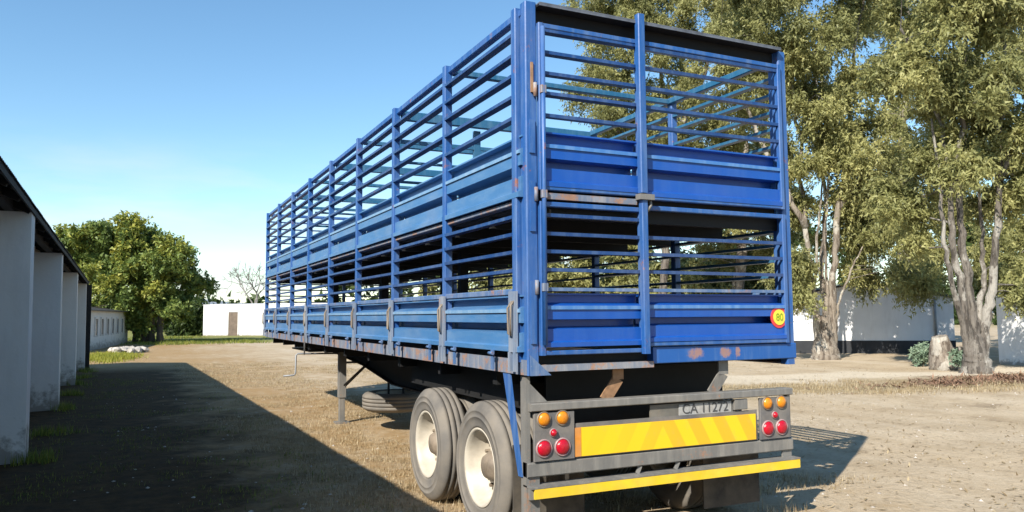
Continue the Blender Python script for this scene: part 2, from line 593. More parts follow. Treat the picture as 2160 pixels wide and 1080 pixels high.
# ------------------------------------------------------------------ TRAILER
TW, TL = 2.5, 12.4
T = thing('livestock_trailer', 'blue double-deck livestock semi-trailer with barred sides parked in the yard', 'trailer', (1.25, 6.2, 0))
BAY = 1.55
UP = [3.78, 3.625, 3.47, 3.32, 3.165]
LOW = [2.435, 2.31, 2.18, 2.05]


def tp(name, mat, mb, loc=(0, 0, 0), parent=None):
    """part of the trailer; vertices relative to loc, loc in trailer coordinates"""
    return mb.build(name, mat, parent or T, loc)


def slat_mesh(axis, a, b, d=0.066, th=0.025):
    """flat bar on its side: deep across the wall, thin in height"""
    p, q_ = [-d / 2, -d / 2, -th / 2], [d / 2, d / 2, th / 2]
    p[axis], q_[axis] = a, b
    return MB().box(p, q_).mesh('slat')


def panel_mesh(length, h, axis, out):
    """pressed dropside panel. runs along `axis` from 0 to length, top at z=0, `out` = outward sign on the other axis"""
    k = h / 0.42
    pr = [(.006, 0), (.006, -.012 * k), (-.055, -.014 * k), (-.055, -.072 * k), (.018, -.094 * k), (.018, -.205 * k), (-.095, -.211 * k), (-.095, -.262 * k),
          (.014, -.280 * k), (.014, -.374 * k), (.036, -.384 * k), (.036, -.42 * k), (-.108, -.42 * k), (-.108, 0)]
    m = MB()
    oth = 0 if axis == 1 else 1
    vs = []
    for e in (0, length):
        for o_, z in pr:
            v = [0, 0, z]
            v[axis] = e
            v[oth] = o_ * out
            vs.append(v)
    n_ = len(pr)
    m.add(vs, [tuple(range(n_)), tuple(range(2 * n_ - 1, n_ - 1, -1))] + [(i, n_ + i, n_ + (i + 1) % n_, (i + 1) % n_) for i in range(n_)])
    me = m.mesh('panel')
    return me


def rib_mesh(length, axis, out):
    oth = 0 if axis == 1 else 1
    a, b = [0, 0, -.013], [0, 0, .013]
    b[axis] = length
    a[oth], b[oth] = 0, .012 * out
    return MB().box(a, b).mesh('rib')


# floors
deck = MB().box((0.06, 0.12, 1.375), (2.44, 12.34, 1.425))
tp('lower_deck', 'deck_boards', deck)
deck2 = MB().box((0.075, 0.10, 2.515), (2.425, 12.32, 2.565))
ud = tp('upper_deck', 'deck_boards', deck2)
tp('deck_edge', 'chassis_black', MB().box((0.08, .058, 2.43), (2.42, .098, 2.665)), (0, 0, 0), ud)
jm = MB().box((0.08, -0.03, -0.09), (2.42, 0.03, 0)).mesh('deck_joist')
for i in range(1, 16):
    link('deck_joist', jm, 'chassis_black', ud, (0, i * 0.775, 2.513))

# sides (left at x=0, right at x=2.5)
sl_mes = {-1: slat_mesh(1, 0.03, BAY - 0.03), 1: slat_mesh(1, 0.03, BAY - 0.03)}
sl_first = {-1: slat_mesh(1, 0.15, BAY - 0.03), 1: slat_mesh(1, 0.15, BAY - 0.03)}
pl_me = {}
for sx, side in ((0.0, -1), (2.5, 1)):
    inw = -side
    pu = panel_mesh(BAY - 0.07, 0.45, 1, side)
    plw = panel_mesh(BAY - 0.07, 0.40, 1, side)
    rbm = rib_mesh(BAY - 0.075, 1, side)
    # rails
    tp('top_rail', 'frame_blue' if side < 0 else 'teal_paint', MB().box((min(0, inw * .065), 0.05, -.06), (max(0, inw * .065), TL, 0), .008), (sx, 0, 3.955))
    tp('middle_rail', 'rail_rusty', MB().box((0, 0.1, -.035), (inw * .07, TL - .05, 0.0), .006), (sx - inw * .004, 0, 2.562))
    tp('gate_rail', 'frame_worn', MB().box((0, 0.1, -.022), (inw * .06, TL - .05, 0.022), .006), (sx - inw * .022, 0, 1.897))
    # outer side rail of the bed, a channel with shadow slots above it
    m = MB().box((0, 0.0, 1.312), (inw * .012, TL, 1.418)).box((inw * .0125, 0, 1.312), (inw * .08, TL, 1.324))
    bsr = tp('bed_side_rail', 'rail_rusty', m, (sx, 0, 0))
    tp('slot_shade', 'shade_black', MB().box((inw * .044, .08, 1.40), (inw * .056, TL - .08, 1.50)), (sx, 0, 0), bsr)  # added black strip standing for the shade in the slots
    post = MB().box((-.03 if side < 0 else -.04, -.036, 1.40), (.04 if side < 0 else .03, .036, 3.965), .006).mesh('post')
    latch_plate = MB().box((0, -.055, 1.47), (side * .022, .055, 1.90)).box((0, -.05, 1.335), (side * .03, -.028, 1.47)).box((0, .028, 1.335), (side * .03, .05, 1.47)).mesh('latch_plate')
    handle = MB().tube([(side * .02, -.03, 1.83), (side * .045, -.034, 1.80), (side * .048, -.034, 1.66), (side * .04, -.02, 1.59), (side * .045, .01, 1.60), (side * .045, .02, 1.78), (side * .02, 0, 1.83)], .008, 6).mesh('latch_handle')
    strap = MB().box((0, -.02, 1.33), (side * .014, .02, 1.475)).tube([(side * .02, -.035, 1.45), (side * .02, .035, 1.45)], .014, 6).mesh('hinge_strap')
    for k in range(0, 9):
        y = k * BAY if k else 0.118
        if k == 8:
            y = TL - 0.036
        link('post', post, 'frame_blue', T, (sx, y, 0))
        lp = link('latch_plate', latch_plate, 'latch_pale', T, (sx + side * .031, y, 0))
        link('latch_handle', handle, 'hub_dark', lp, (sx + side * .031, y, 0))
        if k < 8:
            y0 = k * BAY
            for f_ in ((0.2, 0.8) if k else (0.3, 0.8)):
                link('hinge_strap', strap, 'frame_worn', T, (sx + side * .041, y0 + BAY * f_, 0))
            for z in UP + LOW:
                sb = link('slat', (sl_mes if k else sl_first)[side], 'slat_blue' if side < 0 else 'teal_paint', T, (sx, y0, z + random.gauss(0, .003)))
                sb.rotation_euler = (random.gauss(0, .003), random.gauss(0, .05), random.gauss(0, .002))
            p_ = link('upper_panel', pu, 'panel_faded_sheen', T, (sx - side * .004, y0 + .036, 3.02))
            link('rib', rbm, 'rib_pale', p_, (sx + side * .0145, y0 + .038, 3.02 - .122))
            p_ = link('lower_panel', plw, 'panel_faded_sheen', T, (sx + side * .004, y0 + .036, 1.872))
            link('rib', rbm, 'rib_pale', p_, (sx + side * .0225, y0 + .038, 1.872 - .110))

# front wall
for z in UP + LOW:
    link('slat', slat_mesh(0, 0.04, 2.46), 'slat_blue', T, (0, TL - .02, z))
link('front_panel', panel_mesh(2.4, 0.45, 0, 1), 'panel_blue', T, (0.05, TL - .01, 3.02))
link('front_panel', panel_mesh(2.4, 0.40, 0, 1), 'panel_blue', T, (0.05, TL - .01, 1.872))
tp('front_top_rail', 'frame_blue', MB().box((0.066, -.06, -.06), (2.434, 0, 0), .008), (0, TL - .002, 3.953))
for x in (0.85, 1.65):
    tp('front_post', 'frame_blue', MB().box((-.03, -.03, 1.4), (.03, .03, 3.89)), (x, TL - .06, 0))

# roof cross beams, teal inside paint
for k in range(1, 8):
    h = 0.10 if k % 2 == 0 else 0.05
    tp('cross_beam', 'teal_paint', MB().box((0.066, -.03, -h), (2.434, .03, 0), .006), (0, k * BAY, 3.945))
# inner partition gates on the upper deck
for y, xs in ((2 * BAY + .12, (1.0,)), (5 * BAY, (0.8, 1.7))):
    gt = tp('partition_gate', 'teal_paint', MB().box((0.09, -.02, 3.62), (2.41, .02, 3.66)).box((0.09, -.02, 2.60), (2.41, .02, 2.64)), (0, y, 0))
    for x in xs:
        tp('gate_post', 'teal_paint', MB().box((-.04, -.022, 2.57), (.04, .022, 3.84)), (x, y, 0), gt)
    gs = MB().tube([(0.09, 0, 0), (2.41, 0, 0)], .016, 8, False).mesh('slat')
    for z in (2.82, 3.0, 3.2, 3.42):
        link('slat', gs, 'teal_paint', gt, (0, y + .038, z))
# posts carrying the upper deck
dp = MB().box((-.045, -.045, 1.427), (.045, .045, 2.42)).mesh('deck_post')
for y in (3.1, 6.2, 9.3):
    for x in (0.78, 1.72):
        link('deck_post', dp, 'chassis_black', T, (x, y, 0))

# ---- rear frame
cp = MB().box((-.012, -.014, 1.31), (.079, .075, 3.99), .008)
tp('corner_post', 'frame_blue', cp, (0.018, 0, 0))
cpr = MB().box((-.085, -.012, 1.31), (0.0, .075, 3.965), .008)
tp('corner_post', 'frame_blue', cpr, (2.502, 0, 0))
# top header: a channel open to the rear
hd = MB().box((0.10, .045, -.125), (2.41, .055, 0)).box((0.10, -.055, -.012), (2.41, .043, 0)).box((0.10, -.004, -.125), (2.41, .045, -.115))
rh = tp('rear_header', 'shade_black', hd, (0, 0, 3.968))  # coloured black for the shadow inside the channel
tp('header_cap', 'cap_dark', MB().box((0.10, -.062, .003), (2.41, .055, .012)).box((0.10, -.062, -.014), (2.41, -.057, .002)), (0, 0, 3.968), rh)
# sill channel
tp('rear_sill', 'sill_blue', MB().box((1.06, -.02, 1.36), (2.505, .06, 1.486), .006), (0, 0, 0))
rsl = tp('rear_sill', 'flange_tan', MB().box((0.10, -.03, 1.335), (1.058, .075, 1.380)), (0, 0, 0))
tp('sill_web', 'chassis_black', MB().box((0.10, .06, 1.382), (1.058, .075, 1.47)), (0, 0, 0), rsl)
m = MB().add([(0.0, -.03, 1.31), (.16, -.03, 1.31), (.0, -.03, 1.45), (0.0, -.02, 1.31), (.16, -.02, 1.31), (.0, -.02, 1.45)],
             [(0, 1, 2), (5, 4, 3), (0, 3, 4, 1), (1, 4, 5, 2), (2, 5, 3, 0)])
tp('corner_gusset', 'frame_worn', m, (0.02, -.004, 0))


def rear_door(x0, x1, z0, z1, slats, pz, ph, fm, sl_=.045, sr_=.045, label=None):
    d = MB()
    d.box((x0, -.045, z0), (x0 + sl_, .0, z1), .006)
    d.box((x1 - sr_, -.045, z0), (x1, .0, z1), .006)
    d.box((x0 + sl_ + .001, -.043, z0), (x1 - sr_ - .001, -.002, z0 + .032), .005)
    d.box((x0 + sl_ + .001, -.043, z1 - .036), (x1 - sr_ - .001, -.002, z1), .005)
    dob = d.build('rear_door', fm, T, (0, 0, 0))
    if label:
        dob['label'] = label
    for z in slats:
        link('slat', slat_mesh(0, x0 + sl_ - .005, x1 - sr_ + .005, .056), 'slat_blue', dob, (0, -.010, z + random.gauss(0, .003))).rotation_euler = (random.gauss(0, .06), random.gauss(0, .003), 0)
    p_ = link('door_panel', panel_mesh(x1 - x0 - sl_ - sr_ + .016, ph, 0, -1), 'panel_blue', dob, (x0 + sl_ - .008, -.012, pz))
    link('rib', rib_mesh(x1 - x0 - sl_ - sr_ - .006, 0, -1), 'rib_blue', p_, (x0 + sl_ + .003, -.0305, pz - ph / .42 * .098 - .014))
    return dob


DL0, DL1, DR0, DR1 = 0.099, 0.9665, 0.9675, 2.415
d1 = rear_door(DL0, DL1, 2.618, 3.835, UP, 3.045, 0.40, 'frame_blue', .04, .018)
d2 = rear_door(DL0, DL1, 1.448, 2.535, LOW, 1.885, 0.38, 'frame_blue', .04, .018)
d3 = rear_door(DR0, DR1, 2.60, 3.835, UP, 3.045, 0.42, 'frame_blue', .018, .04)
d4 = rear_door(DR0, DR1, 1.492, 2.555, LOW[1:], 1.885, 0.36, 'frame_blue', .018, .04)
for d_, x0, x1 in ((d2, DL0, DL1), (d4, DR0, DR1)):      # rail over the lower panel
    tp('door_rail', 'frame_worn', MB().box((x0 + .046, -.044, -.012), (x1 - .046, .004, .012)), (0, 0, 1.912), d_)
tp('door_rail', 'rail_rusty', MB().box((DL0 + .046, -.048, -.022), (DL1 - .046, -.006, .022)), (0, 0, 2.60 - .02 - .005), d1)

# middle locking post on the rear
mp = tp('locking_post', 'frame_blue', MB().box((-.034, -.10, 2.64), (.026, -.046, 4.02), .006), (0.962, 0, 0))
tp('locking_post', 'frame_blue', MB().box((-.028, -.095, 1.44), (.026, -.046, 2.60), .006), (0.962, 0, 0))
tp('lock_eye', 'grey_steel', MB().box((-.055, -.112, -.03), (.075, -.05, .012)).tube([(.06, -.07, 0.0), (.062, -.08, -.07), (.03, -.075, -.115)], .011, 6), (0.962, 0, 2.618))
# locking rod and hinges at the left corner
rod = tp('locking_rod', 'frame_blue', MB().tube([(0.122, -.062, 1.52), (0.122, -.062, 3.80)], .017, 8), (0, 0, 0))
for z in (3.34, 2.585, 1.925):
    tp('hinge', 'rail_rusty', MB().box((0.10, -.078, -.028), (.145, -.046, .028), .006).tube([(.075, -.03, -.05), (.075, -.03, .05)], .015, 8), (0, 0, z))
tp('hinge_plate', 'bracket_rust', MB().box((0.044, -.026, -.11), (.062, -.0145, .11)), (0, 0, 3.43))
for z, h in ((1.75, .22), (2.5, .18), (3.0, .12)):
    tp('hinge_strip', 'frame_blue', MB().box((0.03, -.028, -h), (.072, -.0145, h)), (0, 0, z))
# 80 speed disc
stk = tp('speed_disc', 'sticker_red', MB().lathe([(0, 0.0001), (0, .088), (.006, .088), (.006, .0001)], 1, 28, False), (2.315, -.0335, 1.70))
link('disc_face', MB().lathe([(0, 0.0001), (0, .064), (.003, .064), (.003, .0001)], 1, 28, False).mesh('disc_face'), 'sticker_yellow', stk, (2.315, -.0375, 1.70))


def text_obj(name, body, size, mat, parent, loc, depth=0.0015, xs=1.0):
    cu = bpy.data.curves.new(name, 'FONT')
    cu.body = body
    cu.size = size
    cu.extrude = depth
    cu.align_x = 'CENTER'
    cu.align_y = 'CENTER'
    tmp = bpy.data.objects.new('tmp_text', cu)
    COL.objects.link(tmp)
    bpy.context.view_layer.update()
    me = bpy.data.meshes.new_from_object(tmp.evaluated_get(bpy.context.evaluated_depsgraph_get()))
    bpy.data.objects.remove(tmp)
    me.transform(Matrix.Diagonal((xs, 1, 1, 1)))
    me.transform(Matrix.Rotation(math.radians(90), 4, 'X'))
    me.materials.clear()
    me.name = name
    return link(name, me, mat, parent, loc)


text_obj('speed_digits', '80', 0.085, 'sticker_green', stk, (2.315, -.0405, 1.70), xs=0.95)

# ---- rear underride assembly
BY = 0.043
m = MB().box((0.035, BY - .05, 1.06), (2.465, BY + .06, 1.115), .006)
tp('bumper_top_rail', 'grey_steel', m)
m = MB().box((0.02, BY - .02, .605), (2.48, BY + .06, .705), .008)
tp('bumper_beam', 'grey_steel', m)
for x, s_, zl, zh in ((0.02, 1, .30, 1.30), (2.48, -1, .47, 1.058)):
    m = MB().box((x, BY, zl), (x + s_ * .03, BY + .012, zh)).box((x, BY + .013, zl), (x + s_ * .012, BY + .09, zh))
    if s_ > 0:
      m.add([(x + s_ * .031, BY, 1.25), (x + s_ * .17, BY, 1.117), (x + s_ * .031, BY, 1.117), (x + s_ * .031, BY + .012, 1.25), (x + s_ * .17, BY + .012, 1.117), (x + s_ * .031, BY + .012, 1.117)],
          [(0, 1, 2), (5, 4, 3), (0, 3, 4, 1), (1, 4, 5, 2), (2, 5, 3, 0)])
    m.box((x + s_ * .031, BY, zl), (x + s_ * .10, BY + .012, .604))
    tp('bumper_upright', 'grey_steel', m)
yb = tp('underride_bar', 'yellow_bar', MB().box((0.045, -.028, .468), (2.50, -.012, .535)))
tp('bar_flange', 'grey_steel', MB().box((0.02, -.030, .537), (2.505, .10, .549)).box((0.02, -.0105, .463), (2.5, .03, .536)), (0, 0, 0), yb)
m = MB()
for x in (0.95, 1.3):
    m.bar((x, .06, .55), (x + .02, .05, .604), .03, .03)
tp('bar_bracket', 'grey_steel', m)
for x0 in (0.062, 2.12):
    lp = tp('lamp_panel', 'lamp_plate', MB().box((x0, BY - .035, .715), (x0 + .325, BY - .012, 1.045), .004))
    for dx, z, r, mt, nm in ((.075, 1.003, .047, 'lamp_amber', 'indicator_lamp'), (.223, 1.005, .047, 'lamp_amber', 'indicator_lamp'),
                             (.075, .802, .055, 'lamp_red', 'tail_lamp'), (.222, .802, .055, 'lamp_red', 'tail_lamp'), (.15, .905, .026, 'lamp_red', 'reflector')):
        lens = MB().lathe([(-.030, .0001), (-.029, r * .35), (-.024, r * .7), (-.012, r * .95), (0, r)], 1, 20)
        lo = tp(nm, mt, lens, (x0 + dx, BY - .036, z), lp)
        link('lamp_bezel', MB().lathe([(-.009, r * 1.0), (-.013, r * 1.07), (-.009, r * 1.16), (0, r * 1.18)], 1, 20).mesh('lamp_bezel'), 'lamp_rim' if mt == 'lamp_red' else 'hub_dark', lp, (x0 + dx, BY - .036, z))
mbd = tp('marker_board', 'chevron_board', MB().box((0.445, BY - .030, .722), (2.075, BY - .022, .925)))
tp('board_backing', 'lamp_plate', MB().box((0.40, BY - .018, .712), (2.10, BY - .011, .955)), (0, 0, 0), mbd)
tp('board_end_strip', 'orange_strip', MB().box((0.392, BY - .030, .722), (0.442, BY - .022, .925)), (0, 0, 0), mbd)
npl = tp('number_plate', 'plate_grey', MB().box((1.06, BY - .008, .932), (1.86, BY + .002, 1.045)))
tp('plate_face', 'plate_white', MB().box((1.325, BY - .014, .938), (1.84, BY - .0085, 1.035)), (0, 0, 0), npl)
kind(text_obj('plate_lettering', 'CA 11272', 0.105, 'plate_black', npl, (1.582, BY - .016, .996), xs=1.05), 'stuff')
tp('plate_lamp', 'grey_steel', MB().box((1.86, BY - .035, .965), (1.99, BY - .009, 1.05), .006))
# hangers between the bed and the bumper
for x, mt in ((0.70, 'bracket_rust'), (1.70, 'grey_steel')):
    m = MB().bar((x + .09, .055, 1.36), (x + .09, .055, 1.25), .095, .012, (0, 1, 0)).bar((x + .09, .055, 1.255), (x, .095, 1.10), .095, .012, (0, 1, 0))
    tp('bumper_hanger', mt, m)
m = MB()
for x in (0.014,):
    m = MB().extrude([(.29, 1.33), (.41, 1.33), (.155, .60), (.10, .60)], 0, x - .006, x + .006)
    tp('bumper_strut', 'frame_blue', m)

# ---- chassis
for x in (0.80, 1.70):
    pr = [(0.55, 1.29), (12.2, 1.29), (12.2, 1.12), (9.2, 1.10), (7.2, .98), (5.6, .80), (0.55, .78)]
    m = MB().extrude(pr, 0, x - .008, x + .008)
    for a, b in zip(pr[2:-1], pr[3:]):
        m.bar((x, a[0], a[1] - .008), (x, b[0], b[1] - .008), .15, .016)
    m.box((x - .075, .55, 1.292), (x + .075, 12.2, 1.308))
    tp('chassis_beam', 'chassis_black', m)
cm = MB().box((.10, -.04, 1.19), (2.40, .04, 1.312)).mesh('cross_member')
for i in range(10):
    link('cross_member', cm, 'chassis_black', T, (0, .75 + i * 1.25, 0))
tp('shade_panel', 'chassis_black', MB().box((0.42, .50, .62), (2.16, .53, 1.312)))  # added black panel standing in for the shade under the bed
for x in (0.30, 2.2):
    tp('frame_plate', 'chassis_black', MB().box((x - .01, .56, 1.0), (x + .01, 3.4, 1.31)))
AX = (0.94, 2.21)
WR = 0.522
tyre_pr = [(0.028, .295), (0.014, .318), (0.008, .322), (0.010, .334), (0.002, .36), (0.0, .39), (-.006, .394), (-.006, .402), (-.002, .406), (-.002, .44), (-.006, .444), (-.004, .452), (0.004, .462), (0.008, .475), (.030, .503), (.045, .516), (.072, WR), (.074, .508), (.086, .508), (.088, WR),
           (.128, WR), (.130, .508), (.142, .508), (.144, WR), (.182, WR), (.184, .508), (.196, .508), (.198, WR), (.225, .516), (.24, .503), (.262, .475),
           (.274, .43), (.270, .38), (.258, .33), (.242, .295)]
tyre_me = MB().lathe(tyre_pr, 0, 56, True, closed=True).mesh('tyre')
rim_pr = [(.024, .300), (.014, .312), (.010, .305), (.018, .290), (.05, .280), (.105, .262), (.15, .240), (.165, .215), (.168, .17), (.160, .12), (.160, .0001)]
rim_me = MB().lathe(rim_pr, 0, 48, True).mesh('rim')
rim2_pr = [(.024, .300), (.014, .312), (.012, .300), (.03, .288), (.10, .28), (.2, .28), (.235, .288), (.262, .300), (.262, .313), (.245, .30)]
rim2_me = MB().lathe(rim2_pr, 0, 48, True).mesh('rim')
hubm = MB().lathe([(.158, .125), (.115, .12), (.10, .105), (.065, .085), (.055, .0001)], 0, 24, True)
hub_me = hubm.mesh('hub')
nut_me = MB()
for k in range(10):
    a = 2 * math.pi * k / 10
    nut_me.lathe([(.165, .017), (.128, .015), (.126, .0001)], 0, 6, False, (0, .168 * math.cos(a), .168 * math.sin(a)))
nut_me = nut_me.mesh('wheel_nuts')
flip = Matrix.Rotation(math.pi, 4, 'Z')
for y in AX:
    tp('axle', 'chassis_black', MB().tube([(0.2, y, WR), (2.3, y, WR)], .07, 10))
    for x in (0.68, 1.82):
        m = MB()
        for i in range(4):
            L = .52 - i * .10
            m.bar((x, y - L, WR + .13 + i * .02 + .02), (x, y, WR + .12 + i * .02), .085, .016)
            m.bar((x, y, WR + .12 + i * .02), (x, y + L, WR + .13 + i * .02 + .02), .085, .016)
        m.box((x - .05, y - .62, .66), (x + .05, y - .48, .80))
        tp('leaf_spring', 'chassis_black', m)
    for sx, sgn in ((0.03, 1), (2.47, -1)):
        for j, off in enumerate((0.0, 0.335)):
            wloc = (sx + sgn * off, y, WR)
            w = link('wheel', tyre_me, 'rubber', T, wloc)
            rm_ = link('rim', rim_me if j == 0 else rim2_me, 'rim_white', w, wloc)
            if sgn < 0:
                w.rotation_euler = (0, 0, math.pi)
            if j == 0:
                h_ = link('hub', hub_me, 'hub_dark', w, wloc)
                link('wheel_nuts', nut_me, 'hub_dark', w, wloc)
for x0 in (0.06, 1.80):
    tp('mudflap', 'rubber_flap', MB().box((x0, .345, .13), (x0 + .60, .357, .78)))
# spare wheel slung flat under the frame
sp_me = MB().lathe([(a - .137, r) for a, r in tyre_pr], 2, 48, True, closed=True).mesh('spare_wheel')
sp = link('spare_wheel', sp_me, 'rubber', T, (1.22, 7.0, .42))
link('rim', MB().lathe([(a - .137, r) for a, r in rim2_pr] + [(.02, .27), (.0, .1), (0, .0001)], 2, 40).mesh('rim'), 'rim_white', sp, (1.22, 7.0, .42))
m = MB().box((.84, 6.96, .255), (1.60, 7.04, .278))
for x in (1.10, 1.34):
    m.box((x - .012, 6.98, .279), (x + .012, 7.02, 1.2))
tp('spare_carrier', 'chassis_black', m)
# landing legs with braces
for x, s_ in ((0.57, 1), (1.93, -1)):
    leg = tp('landing_leg', 'grey_steel', MB().box((x - .06, 7.80, .42), (x + .06, 7.92, 1.29), .006).box((x - .045, 7.815, .03), (x + .045, 7.905, .419), .005))
    tp('leg_foot', 'grey_steel', MB().box((x - .11, 7.75, 0.0), (x + .11, 7.97, .03)), (0, 0, 0), leg)
    tp('leg_brace', 'chassis_black', MB().tube([(x + s_ * .02, 7.78, .62), (x + s_ * .23, 7.0, 1.04)], .016, 6), (0, 0, 0), leg)
    tp('leg_brace', 'chassis_black', MB().tube([(x + s_ * .06, 7.86, .60), (x + s_ * .65, 7.86, 1.15)], .016, 6), (0, 0, 0), leg)
tp('landing_shaft', 'grey_steel', MB().tube([(.57, 7.86, .98), (1.93, 7.86, .98)], .02, 6))
tp('crank_handle', 'galv_pipe', MB().tube([(.57, 7.86, 1.13), (-.14, 7.86, 1.145), (-.17, 7.86, 1.12), (-.175, 7.86, .83), (-.20, 7.86, .805), (-.36, 7.86, .80)], .014, 7))
tp('crank_hook', 'galv_pipe', MB().tube([(-.055, 7.75, 1.95), (-.06, 7.75, 1.13)], .013, 6))
tp('king_plate', 'chassis_black', MB().box((.5, 10.2, 1.06), (2.0, 12.1, 1.09)))
tp('brake_tank', 'chassis_black', MB().lathe([(-.4, .0001), (-.38, .10), (-.33, .12), (.33, .12), (.38, .10), (.4, .0001)], 1, 16, True, (1.25, 4.1, .92)))

# ------------------------------------------------------------------ shed on the left
RZ = 0.0205
S = thing('long_shed', 'long white plastered shed with buttress piers and dark iron eaves', 'shed', (-3.70, 6.2, 0), RZ)
S.rotation_euler[0] = -0.0085
# local frame: x=0 at the outer face of the piers, y along the shed, origin near the nearest visible pier
Y0, Y1 = -21.0, 18.9
EH = 3.07
wall = MB()
wall.box((-7.2, Y0, -.5), (-.62, Y1, EH - .05)).box((-.85, Y0, EH - .049), (-.63, Y1, EH + .30))
S_wall = wall.build('wall', 'plaster_white', S)
pier_me = MB()
pier_me.extrude([(-.63, -.5), (.035, -.5), (-.005, EH - .02), (-.63, EH - .02)], 1, 0, .42)
pier_me = pier_me.mesh('pier')
# extrude(axis=1) takes (x, z) pairs
for k, y in enumerate((-18.9, -12.6, -6.3, 0.1, 6.2, 12.4, 18.4)):
    link('pier', pier_me, 'plaster_white', S, (.03 if k == 3 else 0, y, 0))
WPOS[S.name] = np.zeros(3)
# eave beam, rafters, sheets
MB().box((-.26, Y0 - .1, EH - .018), (-.16, Y1 + .15, EH + .09)).build('eave_beam', 'eave_timber', S)
MB().box((.03, Y0 - .2, EH - .035), (.05, Y1 + .2, EH + .03)).build('fascia_board', 'eave_timber', S)
raf = MB().bar((.02, 0, EH - .015), (-3.6, 0, EH - .015 + 3.62 * .46), .05, .09).mesh('rafter')
y = Y0
while y < Y1 + .1:
    link('rafter', raf, 'eave_timber', S, (0, y, 0))
    y += 1.05
# corrugated sheets
nc = 40
sw = 0.80


def sheet(sgn):
    vs, fs = [], []
    for i in range(nc + 1):
        yy = sw * i / nc
        dz = .009 * math.sin(2 * math.pi * i / 5)
        for d, (xx, zz) in enumerate(((.07, EH + .045), (-3.9, EH + .045 + 3.97 * .46))):
            vs.append((xx if sgn > 0 else -7.8 - xx, yy, zz + dz))
    for i in range(nc):
        fs.append((2 * i, 2 * i + 1, 2 * i + 3, 2 * i + 2))
    m = MB().add(vs, fs, True)
    return m.mesh('roof_sheet')


for sg in (1, -1):
    sm_ = sheet(sg)
    y = Y0 - .2
    k = 0
    while y < Y1 + .2:
        link('roof_sheet', sm_, 'roof_iron', S, (0, y, .004 * (k % 2)))
        y += sw - .06
        k += 1
MB().add([(-.62, Y1, EH - .05), (-7.2, Y1, EH - .05), (-3.9, Y1, EH + 1.75), (-.62, Y1 - .2, EH - .05), (-7.2, Y1 - .2, EH - .05), (-3.9, Y1 - .2, EH + 1.75)],
         [(0, 1, 2), (5, 4, 3), (0, 3, 4, 1), (1, 4, 5, 2), (2, 5, 3, 0)]).build('gable', 'plaster_white', S)
MB().box((-.1, Y1 - .05, -.3), (.15, Y1 + .1, EH - .04)).build('end_post', 'eave_timber', S)

# ------------------------------------------------------------------ far buildings
def gable_house(name, label, p0, p1, depth, h, rise, wallmat, roofmat, plinth=0.0, along=True, group=None, over=.25):
    """front wall from p0 to p1 (ground points, left to right seen from the camera), body behind it. along=True: eave over the front"""
    p0, p1 = np.array(p0[:2]), np.array(p1[:2])
    L = float(np.hypot(*(p1 - p0)))
    rz = math.atan2(p1[1] - p0[1], p1[0] - p0[0])
    h_ = thing(name, label, 'building', (p0[0], p0[1], 0), rz, group)
    m = MB()
    if along:
        m.extrude([(0, -.1), (depth, -.1), (depth, h), (depth / 2, h + rise), (0, h)], 0, 0, L)
    else:
        m.extrude([(0, -.1), (L, -.1), (L, h), (L / 2, h + rise), (0, h)], 1, 0, depth)
    m.build('wall', wallmat, h_)
    if along:
        s_ = rise / (depth / 2)
        for a, b in ((-over, depth / 2), (depth + over, depth / 2)):
            za = h - s_ * over + .03
            MB().add([(-over, a, za), (L + over, a, za), (L + over, b, h + rise + .03), (-over, b, h + rise + .03), (-over, a, za + .05), (L + over, a, za + .05), (L + over, b, h + rise + .08), (-over, b, h + rise + .08)],
                     [(0, 1, 2, 3), (7, 6, 5, 4), (0, 4, 5, 1), (1, 5, 6, 2), (2, 6, 7, 3), (3, 7, 4, 0)]).build('roof', roofmat, h_)
    else:
        s_ = rise / (L / 2)
        for a, b in ((-over, L / 2), (L + over, L / 2)):
            za = h - s_ * over + .03
            MB().add([(a, -over, za), (a, depth, za), (b, depth, h + rise + .03), (b, -over, h + rise + .03), (a, -over, za + .06), (a, depth, za + .06), (b, depth, h + rise + .09), (b, -over, h + rise + .09)],
                     [(0, 1, 2, 3), (7, 6, 5, 4), (0, 4, 5, 1), (1, 5, 6, 2), (2, 6, 7, 3), (3, 7, 4, 0)]).build('roof', roofmat, h_)
    if plinth:
        MB().box((-.02, -.03, -.1), (L + .02, -.004, plinth)).build('plinth', 'dark_plinth', h_)
    return h_, L


def opening(h_, nm, x0, x1, z0, z1, matn, frame='plaster_cream'):
    w = MB().box((x0, -.03, z0), (x1, -.004, z1)).build(nm, matn, h_)
    fr = MB()
    fr.box((x0 - .09, -.07, z0 - (0 if z0 < .1 else .09)), (x0 - .002, -.005, z1 + .09)).box((x1 + .002, -.07, z0 - (0 if z0 < .1 else .09)), (x1 + .09, -.005, z1 + .09)).box((x0, -.07, z1 + .002), (x1, -.005, z1 + .09))
    WPOS[w.name] = np.zeros(3)
    fr.build('frame', frame, w)
    return w


# white flat-topped house far across the yard
pA, pB = ground(428, 708), ground(720, 708)
pB = pA + (np.array([9.3, 71.0, 0]) - pA) * 2.6
h1, L1 = gable_house('white_house', 'flat white house with one dark doorway across the yard', pA, pB, 6, 2.9, .12, 'plaster_cream', 'plaster_cream', over=.05)
WPOS[h1.name] = np.zeros(3)
opening(h1, 'door', 2.75, 3.75, 0, 2.25, 'door_brown')
# low store with slit windows beyond the shed
h2, L2 = gable_house('low_store', 'low grey-white store with a row of narrow dark windows beyond the shed', (-5.2, 40.0), (-3.2, 57.0), 5, 2.15, .35, 'plaster_white', 'roof_iron')
WPOS[h2.name] = np.zeros(3)
# the wall facing the yard is its right flank: front is turned away, so rebuild it facing +x
h2.rotation_euler[2] += 0
for k in range(6):
    opening(h2, 'window', 4.2 + k * 1.9, 4.9 + k * 1.9, .8, 1.7, 'window_dark', 'plaster_white')
